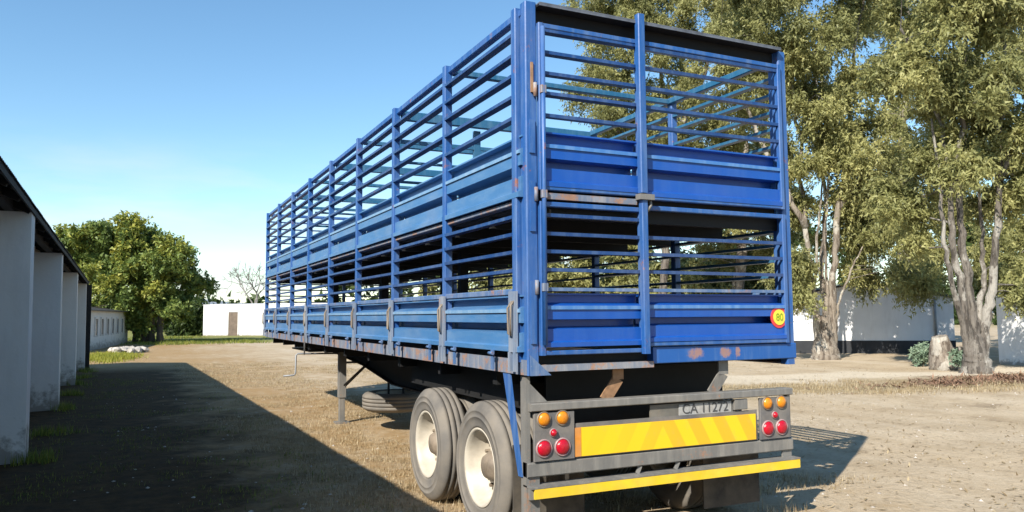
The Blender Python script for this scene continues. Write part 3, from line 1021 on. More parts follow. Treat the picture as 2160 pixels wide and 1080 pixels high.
# gabled white barn behind the gum trees
h3, L3 = gable_house('white_barn', 'white gabled barn with dark plinth behind the gum trees', ground(1640, 745), ground(2016, 746), 9, 2.35, .7, 'plaster_cream', 'roof_iron', .55, along=False)
WPOS[h3.name] = np.zeros(3)
MB().tube([(L3 - .75, -.07, 0.55), (L3 - .75, -.07, 2.4)], .05, 8).build('downpipe', 'galv_pipe', h3)
# white outbuilding at the right edge
h4, L4 = gable_house('white_outbuilding', 'white outbuilding standing right of the tree stump', ground(2108, 768), ground(2420, 790), 6, 2.6, .7, 'plaster_cream', 'roof_iron', 0.0)
# long white building seen through the trailer bars
h5, L5 = gable_house('white_cottage', 'long low white cottage seen through the trailer bars', at(980, 705, 52) * np.array([1, 1, 0]), at(1430, 705, 46) * np.array([1, 1, 0]), 6, 3.0, 1.0, 'plaster_cream', 'roof_iron')
WPOS[h5.name] = np.zeros(3)

# ------------------------------------------------------------------ foliage
def leaf_mat(name, c0, c1, c2, trans=0.3):
    t = NT(name)
    a = t.n.new('ShaderNodeAttribute')
    a.attribute_name = 'tint'
    f_ = a.outputs['Fac']
    c = t.mix(t.ramp(f_, 0, .5), c0, c1)
    c = t.mix(t.ramp(f_, .5, 1), c, c2)
    t.set('Base Color', c)
    t.set('Roughness', .55)
    t.set('Specular IOR Level', .35)
    tr = t.n.new('ShaderNodeBsdfTranslucent')
    t.l.new(c, tr.inputs['Color'])
    ms = t.n.new('ShaderNodeMixShader')
    ms.inputs[0].default_value = trans
    t.l.new(t.b.outputs[0], ms.inputs[1])
    t.l.new(tr.outputs[0], ms.inputs[2])
    t.l.new(ms.outputs[0], t.n['Material Output'].inputs['Surface'])


leaf_mat('leaf_gum', (0.125, 0.135, 0.055), (0.30, 0.30, 0.115), (0.52, 0.485, 0.20), .38)
leaf_mat('leaf_green', (0.06, 0.10, 0.03), (0.17, 0.23, 0.055), (0.42, 0.38, 0.06))
leaf_mat('leaf_dark', (0.02, 0.04, 0.015), (0.05, 0.08, 0.02), (0.09, 0.12, 0.03))
leaf_mat('leaf_agave', (0.10, 0.15, 0.10), (0.17, 0.24, 0.16), (0.28, 0.34, 0.22), .1)
leaf_mat('grass_dry', (0.22, 0.155, 0.08), (0.38, 0.29, 0.165), (0.55, 0.46, 0.30), .25)
leaf_mat('grass_green', (0.07, 0.11, 0.02), (0.17, 0.21, 0.03), (0.34, 0.32, 0.06), .3)

leaf_mat('grass_lush', (0.16, 0.19, 0.02), (0.27, 0.29, 0.03), (0.40, 0.36, 0.06), .3)

# gum bark: pale, streaked grey and tan
def gum_bark(name, pale, mid, dark, peel):
    t = NT(name)
    c = t.mix(t.ramp(t.noise(2.6, 7, 0.65, (2, 2, .3)), .3, .7), pale, mid)
    c = t.mix(t.ramp(t.noise(5, 6, 0.7, (1.6, 1.6, .22), (4, 4, 4)), .5, .58, 0, .85), c, dark)
    c = t.mix(t.ramp(t.noise(1.5, 6, 0.65, (1, 1, .5), (8, 1, 3)), .53, .57, 0, .8), c, peel)
    c = t.mix(t.ramp(t.noise(24, 4, 0.7, (1, 1, .3)), .55, .75, 0, .7), c, dark)
    t.set('Base Color', c)
    t.set('Roughness', .9)
    t.bump(t.math('ADD', t.noise(8, 7, 0.72, (2, 2, .4)), t.noise(30, 4, .7, (1, 1, .3))), .8, .05)


gum_bark('bark_gum', (0.36, 0.315, 0.255), (0.19, 0.15, 0.115), (0.085, 0.063, 0.047), (0.50, 0.46, 0.39))
gum_bark('bark_grey', (0.24, 0.215, 0.18), (0.11, 0.09, 0.075), (0.045, 0.037, 0.03), (0.40, 0.37, 0.32))  # darker bark, shade around the forked trunk put into its colour
t = NT('bark_dark')
c = t.mix(t.noise(7, 5, 0.6, (1, 1, .25)), (0.05, 0.04, 0.032), (0.14, 0.11, 0.085))
t.set('Base Color', c)
t.set('Roughness', .9)
t.bump(t.noise(12, 6, 0.7, (1, 1, .3)), .6, .03)
t = NT('bark_pale')
c = t.mix(t.noise(7, 5, 0.6, (1, 1, .25)), (0.28, 0.26, 0.24), (0.42, 0.40, 0.38))
t.set('Base Color', c)
t.set('Roughness', .9)


def leaves(centres, radii, per, size, aspect, droop, r, flat=1.0):
    """leaves strung along drooping twigs that spring from ragged clumps; returns V, F, tint"""
    K = 22
    S_ = max(per // K, 5)
    C = np.repeat(np.asarray(centres, float), S_, 0)
    Rr = np.repeat(np.asarray(radii, float), S_)
    m_ = len(C)
    d = r.normal(size=(m_, 3))
    d /= np.linalg.norm(d, axis=1)[:, None]
    start = C + d * (Rr * .75 * r.random(m_) ** .5)[:, None] * np.array([1, 1, flat])
    dr = d * .7 + r.normal(size=(m_, 3)) * .5 + np.array([0, 0, .25 - droop * .9])
    dr /= np.linalg.norm(dr, axis=1)[:, None]
    ln = Rr * (.45 + .6 * r.random(m_))
    clump = np.repeat(r.random(len(centres)), S_) * .45 + r.random(m_) * .25
    n_ = m_ * K
    u = r.random((m_, K))
    P = start[:, None, :] + dr[:, None, :] * (ln[:, None] * u)[..., None]
    P[..., 2] -= .55 * droop * ln[:, None] * u ** 2
    P = (P + r.normal(size=(m_, K, 3)) * (size * .45)).reshape(-1, 3)
    a = np.repeat(dr, K, 0) * .8 + r.normal(size=(n_, 3)) * .75
    a[:, 2] -= .9 * droop
    a /= np.linalg.norm(a, axis=1)[:, None]
    b = np.cross(a, r.normal(size=(n_, 3)))
    b /= np.linalg.norm(b, axis=1)[:, None] + 1e-9
    L = size * (0.55 + 0.95 * r.random(n_))
    w = L * aspect
    q0 = P - b * w[:, None] * .5 - a * L[:, None] * .35
    q1 = P + b * w[:, None] * .5 - a * L[:, None] * .35
    q2 = P + a * L[:, None] * .65
    V = np.stack([q0, q1, q2], 1).reshape(-1, 3)
    F = np.arange(3 * n_).reshape(-1, 3)
    tint = np.clip(np.repeat(clump, K) + .3 * r.random(n_), 0, 1)
    return V, F, tint


def wob(p, q_, r, n_=5, amp=.06):
    p, q_ = np.array(p, float), np.array(q_, float)
    L = np.linalg.norm(q_ - p)
    out = []
    for i in range(n_ + 1):
        s = i / n_
        x = p + (q_ - p) * s
        if 0 < i < n_:
            x = x + r.normal(size=3) * amp * L * .5
        out.append(x)
    return out


def tree(name, label, base, limbs, lobes, leafmat, bark, seed, per=420, size=.22, aspect=.3, droop=.6, crad=(.5, 1.0), group=None, twig=True, flat=.85):
    """limbs: list of (points, r0, r1) in world coordinates; lobes: (centre, (rx,ry,rz), clumps)"""
    r = np.random.default_rng(seed)
    base = np.array(base, float)
    root = thing(name, label, 'shrub' if 'shrub' in name or name == 'bush' else 'tree', base, 0, group)
    tr = MB()
    nodes = []
    for pts, r0, r1 in limbs:
        pts = [np.array(p, float) for p in pts]
        fine_ = []
        for a, b in zip(pts[:-1], pts[1:]):
            fine_ += wob(a, b, r, 6, .03)[:-1]
        fine_.append(pts[-1])
        k = len(fine_)
        r1 = min(r1, .03) if r1 < .15 else r1
        rr = [(r0 + (r1 - r0) * (i / (k - 1)) ** .8) * (1 + .06 * r.normal()) for i in range(k)]
        tr.tube([p - base for p in fine_], rr, 12, True, r, .045)
        nodes += [(p, q_) for p, q_ in zip(fine_, rr)]
    NP = np.array([p for p, _ in nodes])
    cs, rs = [], []
    for c_, e, cnt in lobes:
        cnt = max(3, int(cnt * (.70 if name == 'gum_tree' else .78 if name == 'leafy_tree' else 1.0)))
        c_, e = np.array(c_, float), np.array(e, float)
        d = r.normal(size=(cnt, 3))
        d /= np.linalg.norm(d, axis=1)[:, None]
        u_ = r.random(cnt) ** .42
        P = c_ + d * u_[:, None] * e
        cs += list(P)
        rs += list(crad[0] + (crad[1] - crad[0]) * r.random(cnt))
    if twig:
        br = MB()
        for P in cs:
            low_ = NP[:, 2] < P[2] + .3
            dd = np.linalg.norm(NP - P, axis=1) + np.where(low_, 0, 4)
            j = int(np.argmin(dd))
            if r.random() < .62:
                mid_ = (NP[j] + P) / 2 + np.array([0, 0, .12 * np.linalg.norm(P - NP[j])]) + r.normal(size=3) * .12
                r0 = min(nodes[j][1] * .5, .015 + .014 * np.linalg.norm(P - NP[j]))
                br.tube([NP[j] - base, mid_ - base, P - base], [r0, r0 * .6, r0 * .25], 5, False)
    trunk = tr.build('trunk', bark, root, base)
    if twig and br.v:
        kind(br.build('branches', bark, root, base), 'stuff')
    V, F, tt = leaves(np.array(cs) - base, rs, per, size, aspect, droop, r, flat)
    me = np_mesh('crown', V, F, False, tt)
    link('crown', me, leafmat, root, base)
    return root


def flare(b, r, h=.9):
    pass


# --- gum trees to the right
GUM = 'gum trees along the right of the yard'
b1 = ground(1742, 757)
D1 = float(np.dot(b1 - CAM, _f))
tree('gum_tree', 'big olive-leaved gum tree with thick pale multi-stem trunk beside the trailer tail', b1,
     [([b1 - [0, 0, .15], at(1741, 735, D1), at(1740, 705, D1), at(1738, 665, D1)], .62, .22),
      ([at(1728, 735, D1), at(1722, 670, D1), at(1712, 600, D1), at(1698, 480, D1), at(1690, 330, D1 + .5), at(1660, 120, D1), at(1650, -60, D1)], .17, .06),
      ([at(1754, 735, D1), at(1756, 670, D1), at(1755, 600, D1), at(1764, 470, D1), at(1790, 300, D1), at(1800, 120, D1), at(1830, -80, D1)], .21, .07),
      ([at(1742, 670, D1), at(1733, 560, D1 + .5), at(1742, 420, D1 + 1), at(1730, 250, D1 + 1), at(1710, 40, D1 + 1)], .13, .05),
      ([at(1730, 690, D1), at(1716, 620, D1 - .2), at(1722, 500, D1 - .3), at(1735, 380, D1)], .09, .03),
      ([at(1750, 690, D1), at(1745, 600, D1 + .2), at(1738, 490, D1 + .2), at(1750, 360, D1)], .08, .03),
      ([at(1758, 700, D1), at(1775, 620, D1 - .3), at(1800, 560, D1 - .3), at(1830, 500, D1)], .06, .02),
      ([at(1700, 480, D1), at(1620, 330, D1), at(1560, 200, D1), at(1520, 90, D1)], .12, .04),
      ([at(1770, 440, D1), at(1850, 330, D1 - .5), at(1900, 240, D1 - .5)], .10, .04)],
     [(at(1620, 60, D1), (3.0, 2.4, 2.1), 42), (at(1760, 130, D1), (2.6, 2.2, 2.6), 40), (at(1710, 310, D1 + .4), (1.9, 1.6, 1.8), 24),
      (at(1830, 330, D1), (1.9, 1.8, 1.8), 30), (at(1540, 150, D1 + 1), (1.6, 1.6, 1.8), 22), (at(1870, 430, D1), (1.3, 1.3, 1.4), 13),
      (at(1685, 450, D1 + .8), (1.0, 1.0, 1.1), 8), (at(1800, -60, D1), (2.8, 2.4, 2), 22), (at(1600, -90, D1), (3, 2.4, 2), 18), (at(1840, 500, D1 + .6), (1.5, 1.0, .6), 11), (at(1850, 580, D1 + 1.4), (1.5, .7, .5), 8), (at(1935, 590, D1 + 1.2), (.9, .7, .5), 6), (at(1790, 480, D1 + 1.5), (1.2, .9, 1.2), 12), (at(1675, 545, D1 - .6), (.7, .8, 1.2), 8), (at(1690, 620, D1 - .7), (.35, .5, .7), 4)],
     'leaf_gum', 'bark_gum', 11, 1150, .13, .42, .62, (0.36, 0.85), GUM)
b2 = ground(2058, 786)
D2 = float(np.dot(b2 - CAM, _f))
tree('gum_tree', 'gum tree with grey twisted forked trunk behind the pale stump', b2,
     [([b2 - [0, 0, .15], at(2060, 765, D2), at(2058, 735, D2), at(2056, 705, D2)], .52, .16),
      ([at(2050, 765, D2), at(2044, 700, D2), at(2030, 620, D2), at(2010, 520, D2), at(2005, 420, D2), at(1990, 270, D2 + .4), at(1950, 190, D2 + .6), at(1900, 60, D2)], .15, .06),
      ([at(2060, 765, D2), at(2056, 690, D2), at(2042, 600, D2), at(2025, 470, D2), at(2020, 330, D2), at(2040, 150, D2), at(2030, -60, D2)], .18, .07),
      ([at(2070, 765, D2), at(2080, 680, D2), at(2095, 600, D2), at(2105, 450, D2), at(2110, 300, D2), at(2120, 100, D2), at(2130, -60, D2)], .17, .08),
      ([at(2046, 755, D2), at(2030, 680, D2), at(2008, 600, D2 - .3), at(1990, 500, D2 - .3), at(1985, 400, D2), at(1965, 250, D2)], .11, .03),
      ([at(2062, 700, D2), at(2075, 590, D2 + .3), at(2070, 470, D2 + .3), at(2060, 350, D2)], .10, .03),
      ([at(2108, 380, D2), at(2150, 280, D2), at(2200, 180, D2)], .10, .04)],
     [(at(1960, 130, D2), (1.5, 1.6, 1.4), 26), (at(2080, 200, D2), (1.5, 1.6, 1.7), 27), (at(2010, 330, D2 + .6), (1.5, 1.3, 1.1), 15), (at(2135, 400, D2 + .5), (1.0, 1.2, 1.4), 12),
      (at(1950, 470, D2 + .9), (.8, .8, .9), 6), (at(2000, -40, D2), (2.2, 2.0, 1.3), 26), (at(2140, 20, D2), (1.6, 1.6, 1.2), 16), (at(2230, 250, D2), (1.6, 1.6, 2), 22), (at(2150, 590, D2 + .6), (.7, .8, .6), 7),
      (at(1930, 400, D2 + 1.0), (.9, 1.0, 1.3), 12)],
     'leaf_gum', 'bark_grey', 12, 1150, .13, .42, .62, (0.32, 0.77), GUM)
b3 = at(1395, 745, 36) * np.array([1, 1, 0])
D3 = 36
tree('gum_tree', 'gum tree rising behind the rear doors of the trailer', b3,
     [([b3 - [0, 0, .1], at(1400, 600, D3), at(1405, 420, D3), at(1405, 230, D3), at(1380, 60, D3), at(1370, -60, D3)], .26, .07),
      ([at(1403, 480, D3), at(1330, 330, D3), at(1270, 210, D3), at(1250, 120, D3)], .16, .04),
      ([at(1404, 330, D3), at(1470, 200, D3), at(1520, 60, D3), at(1530, -60, D3)], .18, .05)],
     [(at(1270, 160, D3), (1.7, 2, 1.9), 22), (at(1330, 30, D3), (3.0, 2.4, 1.7), 30), (at(1290, 275, D3), (2.0, 1.8, 1.1), 18), (at(1440, 170, D3), (2.2, 2, 2.2), 26), (at(1500, 30, D3), (2.2, 2.0, 1.7), 18),
      (at(1400, 290, D3), (2.0, 1.8, 1.4), 18), (at(1530, 270, D3), (1.9, 1.9, 2.0), 22), (at(1250, -40, D3), (2.4, 2, 1.2), 16), (at(1470, 420, D3), (3.0, 1.6, 1.4), 22), (at(1600, 420, D3), (2.0, 1.6, 1.6), 16)],
     'leaf_gum', 'bark_grey', 13, 1150, .13, .42, .62, (0.40, 0.90), GUM)
b4 = at(1560, 735, 40) * np.array([1, 1, 0])
D4 = 40
tree('gum_tree', 'gum tree half hidden between the trailer and the thick pale trunk', b4,
     [([b4 - [0, 0, .1], at(1562, 560, D4), at(1575, 380, D4), at(1560, 160, D4), at(1570, -40, D4)], .42, .08),
      ([at(1570, 420, D4), at(1640, 260, D4), at(1680, 140, D4)], .16, .05)],
     [(at(1570, 330, D4), (2.6, 2.4, 2.2), 28), (at(1650, 200, D4), (2.4, 2.2, 2.5), 28), (at(1560, 60, D4), (2.8, 2.2, 2.0), 22), (at(1640, 450, D4), (2.2, 2, 1.8), 18), (at(1540, 540, D4), (3.0, 1.6, 1.2), 16)],
     'leaf_gum', 'bark_gum', 14, 1150, .13, .42, .62, (0.40, 0.95), GUM)
b5 = at(1900, 735, 42) * np.array([1, 1, 0])
D5 = 42
tree('gum_tree', 'tall gum tree growing behind the white barn roof', b5,
     [([b5 - [0, 0, .1], at(1905, 560, D5), at(1895, 360, D5), at(1915, 120, D5), at(1910, -60, D5)], .45, .1),
      ([at(1897, 420, D5), at(1970, 300, D5), at(2020, 160, D5)], .18, .05)],
     [(at(1900, 240, D5), (3.0, 2.6, 2.8), 30), (at(1990, 400, D5), (2.8, 2.2, 2.6), 28), (at(1850, 440, D5), (2.6, 2.2, 2.0), 22), (at(1880, 30, D5), (3.2, 2.4, 2.4), 24), (at(2060, 260, D5), (2.4, 2.2, 2.4), 18), (at(1960, 540, D5), (3.2, 2, 1.0), 18)],
     'leaf_gum', 'bark_gum', 15, 1150, .13, .42, .62, (0.44, 0.99), GUM)
b6 = at(2180, 740, 33) * np.array([1, 1, 0])
D6 = 33
tree('gum_tree', 'bright yellow-green gum tree behind the white outbuilding', b6,
     [([b6 - [0, 0, .1], at(2175, 560, D6), at(2160, 360, D6), at(2170, 120, D6), at(2170, -40, D6)], .2, .1)],
     [(at(2170, 330, D6), (2.2, 2.0, 2.6), 30), (at(2150, 520, D6), (2.0, 1.8, 1.4), 20), (at(2180, 90, D6), (2.2, 2.0, 2.2), 22), (at(2090, 560, D6), (1.6, 1.5, 1.0), 12)],
     'leaf_gum', 'bark_gum', 16, 1150, .13, .42, .62, (0.40, 0.90), GUM)

# --- big tree at the end of the shed
bL = ground(318, 722)
DL = float(np.dot(bL - CAM, _f))
sc_ = DL / FPX
stems = []
for px, tx, ty in ((285, 235, 560), (303, 290, 540), (318, 330, 520), (336, 370, 560)):
    b_ = at(px, 722, DL)
    b_[2] = -.1
    stems.append(([b_, at(px + 2, 665, DL), at((px + tx) / 2, 610, DL), at(tx, ty, DL)], .26, .10))
tree('leafy_tree', 'big round green tree with dark stems at the far end of the shed', bL, stems,
     [(at(205, 515, DL), (2.6, 2.6, 1.5), 34), (at(270, 500, DL), (2.6, 2.6, 1.3), 32), (at(330, 545, DL), (2.8, 2.6, 1.6), 36), (at(240, 590, DL), (3.0, 3.0, 2.0), 42),
      (at(355, 600, DL), (1.6, 2.2, 1.6), 20), (at(310, 640, DL), (2.7, 2.6, 1.3), 30), (at(220, 655, DL), (1.4, 1.6, .8), 10), (at(165, 525, DL), (1.2, 1.4, 1.3), 12), (at(365, 655, DL), (1.3, 2, 1.2), 12),
      (at(278, 688, DL - 1), (.8, 1, .6), 6), (at(425, 603, DL + 2), (.7, .6, .25), 3)],
     'leaf_green', 'bark_dark', 21, 520, .23, .65, .25, (.42, .9), None, True, .8)
for px, py, dd, s, sd, lb in ((388, 706, 76, .85, 31, 'dark shrubby tree behind the white fence posts'), (330, 708, 96, 1.7, 32, 'dark dense tree beyond the big leafy tree')):
    b_ = at(px, py, dd)
    b_[2] = 0
    tree('shrub_tree', lb, b_, [([b_, b_ + [0, 0, 1.6 * s]], .2, .1)],
         [(b_ + [0, 0, 2.0 * s], (2.0 * s, 1.6 * s, 1.5 * s), 40), (b_ + [.5, 0, .8 * s], (2.2 * s, 1.6 * s, .7 * s), 20)], 'leaf_dark', 'bark_dark', sd, 420, .4, .6, .2, (.5, 1.0), 'dark trees beyond the yard', False)
for px, dd, s, sd, lb in ((1165, 44, 1.75, 33, 'olive bush seen through the left rear door bars'), (1300, 46, 1.9, 34, 'olive bush standing behind the long white cottage'), (1400, 41, 1.35, 37, 'olive bush against the trunk of the gum behind the trailer'), (1500, 43, 1.9, 35, 'olive bush seen through the right rear door bars'), (1620, 45, 1.8, 38, 'olive bush between the trailer and the thick pale trunk'), (1010, 50, 1.6, 36, 'olive bush seen through the side bars of the trailer')):
    b_ = at(px, 720, dd)
    b_[2] = 0
    tree('bush', lb, b_, [([b_, b_ + [0, 0, 1.2 * s]], .12, .05)],
         [(b_ + [0, 0, 1.9 * s], (2.1 * s, 1.5 * s, 1.4 * s), 34), (b_ + [.4, 0, .9 * s], (1.8 * s, 1.2 * s, .7 * s), 20)], 'leaf_gum', 'bark_dark', sd, 560, .24, .5, .4, (.45, .85), 'bushes behind the trailer', False)
# background belt of trees far off, one mass
r = np.random.default_rng(40)
cs, rs = [], []
for i in range(520):
    th = r.uniform(math.radians(-28), math.radians(72))
    dd = r.uniform(120, 170)
    p = CAM + np.array([math.sin(th), math.cos(th), 0]) * dd
    hh = 3.0 if th < math.radians(13) else 20.0
    cs.append((p[0], p[1], r.uniform(.3, hh * (.6 + .45 * math.sin(th * 37) ** 2))))
    rs.append(r.uniform(1.6, 3.0))
V, F, tt = leaves(np.array(cs), rs, 130, 1.1, .6, .2, r)
kind(link('distant_wood', np_mesh('distant_wood', V, F, False, tt), 'leaf_dark'), 'stuff')['label'] = 'far belt of dark trees on the horizon'

# bare tree by the white house
bb = at(536, 700, 92)
bb[2] = 0
root = thing('bare_tree', 'leafless grey tree rising behind the white house', 'tree', bb)
bm_ = MB()
rb = np.random.default_rng(5)


def grow(p, d, L, r0, lev):
    q_ = p + d * L
    mid_ = (p + q_) / 2 + rb.normal(size=3) * L * .06
    bm_.tube([p - bb, mid_ - bb, q_ - bb], [r0, r0 * .8, r0 * .62], 5, False)
    if lev == 0:
        return
    for k in range(3 if lev > 1 else 4):
        nd = d + rb.normal(size=3) * .55 + np.array([0, 0, .12])
        grow(q_, nd / np.linalg.norm(nd), L * rb.uniform(.6, .85), r0 * .62, lev - 1)


grow(bb, np.array([.02, 0, 1.0]), 2.7, .2, 5)
bm_.build('trunk', 'twig_grey', root, bb)

# ------------------------------------------------------------------ small things
def blades(P, h, w, r, lean=.45):
    n_ = len(P)
    th = r.random(n_) * 2 * math.pi
    ln = lean * r.random(n_)
    H = h * (.5 + r.random(n_))
    d = np.stack([np.cos(th), np.sin(th), np.zeros(n_)], 1)
    s_ = np.stack([-np.sin(th), np.cos(th), np.zeros(n_)], 1) * (w * (.6 + .8 * r.random(n_)))[:, None]
    top = P + d * (ln * H)[:, None] + np.array([0, 0, 1]) * (H * np.sqrt(1 - ln ** 2))[:, None]
    V = np.stack([P - s_, P + s_, top], 1).reshape(-1, 3)
    return V, np.arange(3 * n_).reshape(-1, 3), r.random(n_)


def grass(name, label, pts, per, spread, h, w, mat, seed, lean=.6):
    r = np.random.default_rng(seed)
    P = np.repeat(pts, per, 0)
    P = P + np.concatenate([r.normal(size=(len(P), 2)) * spread, np.zeros((len(P), 1))], 1)
    P[:, 2] = gz(P[:, 0], P[:, 1]) - .02
    V, F, tt = blades(P, h, w, r, lean)
    ob = link(name, np_mesh(name, V, F, False, tt), mat)
    ob['kind'] = 'stuff'
    ob['label'] = label
    return ob


r = np.random.default_rng(50)
n_ = 5200
P = np.stack([r.uniform(-1.2, 6.0, n_), 1.0 + 26 * r.random(n_) ** 1.3, np.zeros(n_)], 1)
keep = vnoise(P[:, 0], P[:, 1], .8, 9) + .35 * vnoise(P[:, 0], P[:, 1], 2.9, 10) - .02 * np.abs(P[:, 0] + .3) ** 1.5 > .55
P = P[keep]
grass('dry_grass', 'short dry trampled grass between the shed and the trailer', P, 34, .12, .05, .004, 'grass_dry', 51, .95)
n_ = 2600
P = np.stack([r.uniform(6, 26, n_), r.uniform(1, 14, n_), np.zeros(n_)], 1)
band = np.abs((P[:, 1] - 8.1) + (P[:, 0] - 14) * .25 + 1.5 * (vnoise(P[:, 0], P[:, 1], .3, 12) - .5))
P = P[(band < 1.6) & (vnoise(P[:, 0], P[:, 1], .9, 11) > .35)]
grass('verge_grass', 'strip of dry olive grass crossing the dirt beside the trailer', P, 34, .17, .08, .007, 'grass_dry', 52, .9)
n_ = 3000
P = np.stack([r.uniform(-3, 30, n_), r.uniform(50, 72, n_), np.zeros(n_)], 1)
P = P[vnoise(P[:, 0], P[:, 1], .25, 14) > .42]
grass('green_grass', 'green grass verge in front of the white house', P, 14, .5, .16, .02, 'grass_green', 53, .6)
P = np.stack([r.normal(-3.6, .55, 420), r.normal(34.5, 2.2, 420), np.zeros(420)], 1)
grass('lush_grass', 'bright lush grass patch at the corner of the shed', P, 18, .2, .13, .012, 'grass_lush', 54, .7)
# weeds at the pier feet
P = np.concatenate([np.stack([-3.62 - .0195 * (yy - 6.2) + r.normal(0, .14, 14), yy + r.normal(0, .25, 14), np.zeros(14)], 1) for yy in (6.4, 9.0, 12.5, 15.6, 18.8, 21.5, 24.5)])
grass('weeds', 'dark weeds growing along the foot of the shed piers', P, 24, .06, .13, .006, 'grass_green', 55, .6)
r = np.random.default_rng(57)
P = np.stack([r.uniform(-3.6, -.5, 900), -3 + 26 * r.random(900), np.zeros(900)], 1)
P = P[vnoise(P[:, 0], P[:, 1], .9, 31) > .5]
grass('shade_grass', 'thin green grass in the shade beside the shed', P, 16, .12, .045, .004, 'grass_green', 58, .9)
# tufts around the wheels
P = np.array([(.0, .45, 0), (.2, .5, 0), (-.1, 1.5, 0), (.2, 1.58, 0), (.1, 2.75, 0), (.5, .4, 0), (.35, 1.55, 0), (2.6, .3, 0), (2.9, 1.1, 0), (1.2, .2, 0)])
grass('wheel_tufts', 'dry grass tufts around the trailer wheels', P, 90, .12, .10, .004, 'grass_dry', 56, .7)

# loose pebbles, one mass
r = np.random.default_rng(60)
n_ = 2600
P = np.stack([r.uniform(-3, 16, n_), -1.5 + 16 * r.random(n_) ** 1.4, np.zeros(n_)], 1)
s = .006 + .02 * r.random(n_) ** 3
oc = np.array([(1, 0, 0), (0, 1, 0), (-1, 0, 0), (0, -1, 0), (0, 0, .6), (0, 0, -.6)], float)
ff = np.array([(0, 1, 4), (1, 2, 4), (2, 3, 4), (3, 0, 4), (1, 0, 5), (2, 1, 5), (3, 2, 5), (0, 3, 5)])
P[:, 2] = gz(P[:, 0], P[:, 1]) - .012
V = (P[:, None, :] + oc[None] * s[:, None, None] * (.6 + .8 * r.random((n_, 6, 1)))).reshape(-1, 3)
F = (ff[None] + 6 * np.arange(n_)[:, None, None]).reshape(-1, 3)
pb = link('pebbles', np_mesh('pebbles', V, F), 'stone')
pb['kind'] = 'stuff'
pb['label'] = 'loose pebbles scattered over the dirt yard'


def rock_mesh(r, s, seed):
    import bmesh
    bm = bmesh.new()
    bmesh.ops.create_icosphere(bm, subdivisions=2, radius=1)
    q = np.random.default_rng(seed)
    ph = q.random(6) * 6
    for v in bm.verts:
        c = v.co
        k = 1 + .18 * math.sin(3 * c.x + ph[0]) + .15 * math.sin(4 * c.y + ph[1]) + .12 * math.sin(5 * c.z + ph[2]) + .07 * q.normal()
        v.co = Vector((c.x * s[0], c.y * s[1], c.z * s[2])) * k
    me = bpy.data.meshes.new('rock')
    bm.to_mesh(me)
    bm.free()
    return me


for k in range(9):
    p = ground(236 + k * 8 + (k * 37 % 5), 744 + (k * 3 % 4) - 2)
    s = .22 + .1 * ((k * 7) % 5) / 4
    rk = link('rock', rock_mesh(r, (s, s, s * .7), 70 + k), 'stone', None, (p[0], p[1], s * .35))
    tag(rk, 'pale rock in the heap past the end of the shed', 'rock', 'rocks heaped past the shed')
# white fence posts far off
for px in (383, 409, 421):
    p = at(px, 700, 80)
    fp = MB().box((-.13, -.13, -.1), (.13, .13, 1.5), .03).build('fence_post', 'plaster_cream', None, (p[0], p[1], 0))
    tag(fp, 'square white fence post in front of the dark shrubs', 'post', 'white fence posts')

# stump and agaves under the gum tree
p = ground(1992, 778)
st_ = thing('tree_stump', 'pale broken tree stump in front of the forked gum tree', 'stump', p)
MB().tube([(0, 0, -.1), (.02, 0, .25), (-.05, .05, .7), (-.12, .05, 1.0)], [.46, .36, .30, .22], 14, True, np.random.default_rng(3), .14).build('stump_body', 'bark_gum', st_, p)
MB().tube([(.15, 0, .3), (.45, -.05, .55), (.7, -.1, .62)], [.16, .12, .07], 8).build('broken_limb', 'bark_gum', st_, p)


for px, py, sd, lb in ((2036, 784, 91, 'grey-green shrub between the stump and the forked trunk'), (1948, 772, 92, 'grey-green shrub beside the stump toward the barn plinth')):
    b_ = ground(px, py)
    tree('low_shrub', lb, b_, [([b_ - [0, 0, .05], b_ + [.03, 0, .4]], .04, .02)],
         [(b_ + [0, 0, .38], (.34, .3, .24), 16)], 'leaf_agave', 'bark_dark', sd, 110, .10, .45, .3, (.14, .24), 'shrubs at the foot of the gum trees', False)
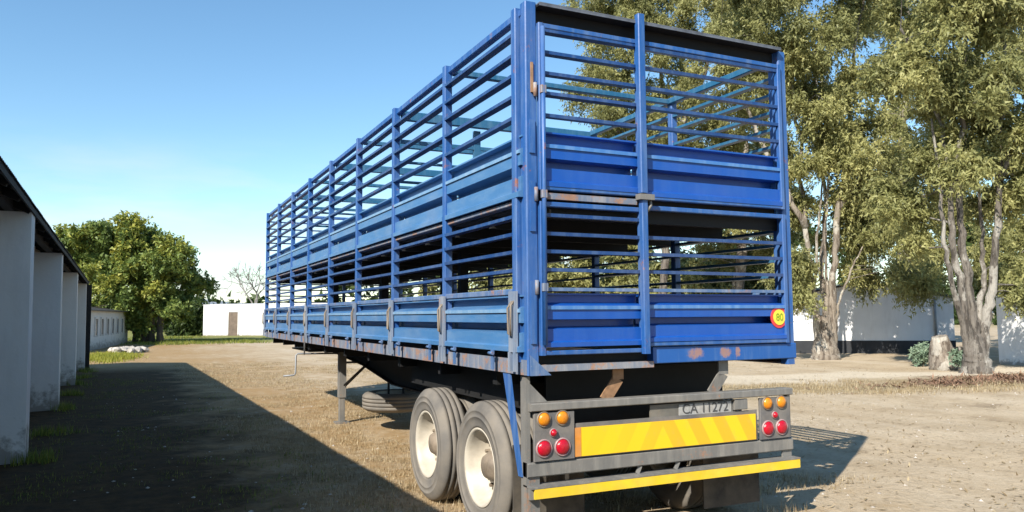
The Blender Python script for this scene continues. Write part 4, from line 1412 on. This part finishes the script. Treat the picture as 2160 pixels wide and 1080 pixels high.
# litter of bark and leaves under the gum
r = np.random.default_rng(80)
n_ = 4200
c0 = ground(2100, 800)
P = np.stack([c0[0] + r.normal(0, 1.6, n_), c0[1] + r.normal(0, .45, n_), np.zeros(n_)], 1)
P[:, 2] = gz(P[:, 0], P[:, 1]) + .02 * r.random(n_)
a = r.normal(size=(n_, 3)) * [1, 1, .25]
a /= np.linalg.norm(a, axis=1)[:, None]
b = np.cross(a, [0, 0, 1.0])
L = .05 + .12 * r.random(n_)
V = np.stack([P - a * L[:, None], P + b * L[:, None] * .22, P + a * L[:, None], P - b * L[:, None] * .22], 1).reshape(-1, 3)
simple('litter', (0.20, 0.115, 0.07), .9, .5, 8, 0)
lt = link('leaf_litter', np_mesh('leaf_litter', V, np.arange(4 * n_).reshape(-1, 4)), 'litter')
lt['kind'] = 'stuff'
lt['label'] = 'brown bark and leaf litter under the gum trees'

r = np.random.default_rng(81)
n_ = 26000
P = np.stack([r.uniform(-3.6, 20, n_), -2.0 + 24 * r.random(n_) ** 1.5, np.zeros(n_)], 1)
P = P[(vnoise(P[:, 0], P[:, 1], .5, 21) + .5 * vnoise(P[:, 0], P[:, 1], 2.1, 22) > .62) & (P[:, 0] > -.9 + .8 * vnoise(P[:, 0], P[:, 1], .6, 23))]
n_ = len(P)
P[:, 2] = gz(P[:, 0], P[:, 1]) - .006 + .012 * r.random(n_)
a = r.normal(size=(n_, 3)) * [1, 1, .3]
a /= np.linalg.norm(a, axis=1)[:, None]
b = np.cross(a, [0, 0, 1.0])
L = .012 + .04 * r.random(n_) ** 2
V = np.stack([P - a * L[:, None], P + b * L[:, None] * .3, P + a * L[:, None], P - b * L[:, None] * .3], 1).reshape(-1, 3)
ob = link('straw_litter', np_mesh('straw_litter', V, np.arange(4 * n_).reshape(-1, 4), False, r.random(n_) * .8), 'grass_dry')
ob['kind'] = 'stuff'
ob['label'] = 'straw and dry leaf scraps strewn over the yard'

# low hills on the horizon
hv, hf = [], []
for i in range(61):
    th = math.radians(-40 + 2.0 * i)
    d = 2300
    x_, y_ = CAM[0] + math.sin(th) * d, CAM[1] + math.cos(th) * d
    hh = 38 + 12 * math.sin(i * .9) + 8 * math.sin(i * 2.3 + 1)
    hv += [(x_, y_, -5), (x_ * 1.06, y_ * 1.06, hh), (x_ * 1.2, y_ * 1.2, -5)]
for i in range(60):
    for j in range(2):
        hf.append((3 * i + j, 3 * i + j + 1, 3 * i + 4 + j, 3 * i + 3 + j))
kind(MB().add(hv, hf, True).build('hills', 'hill'), 'structure')
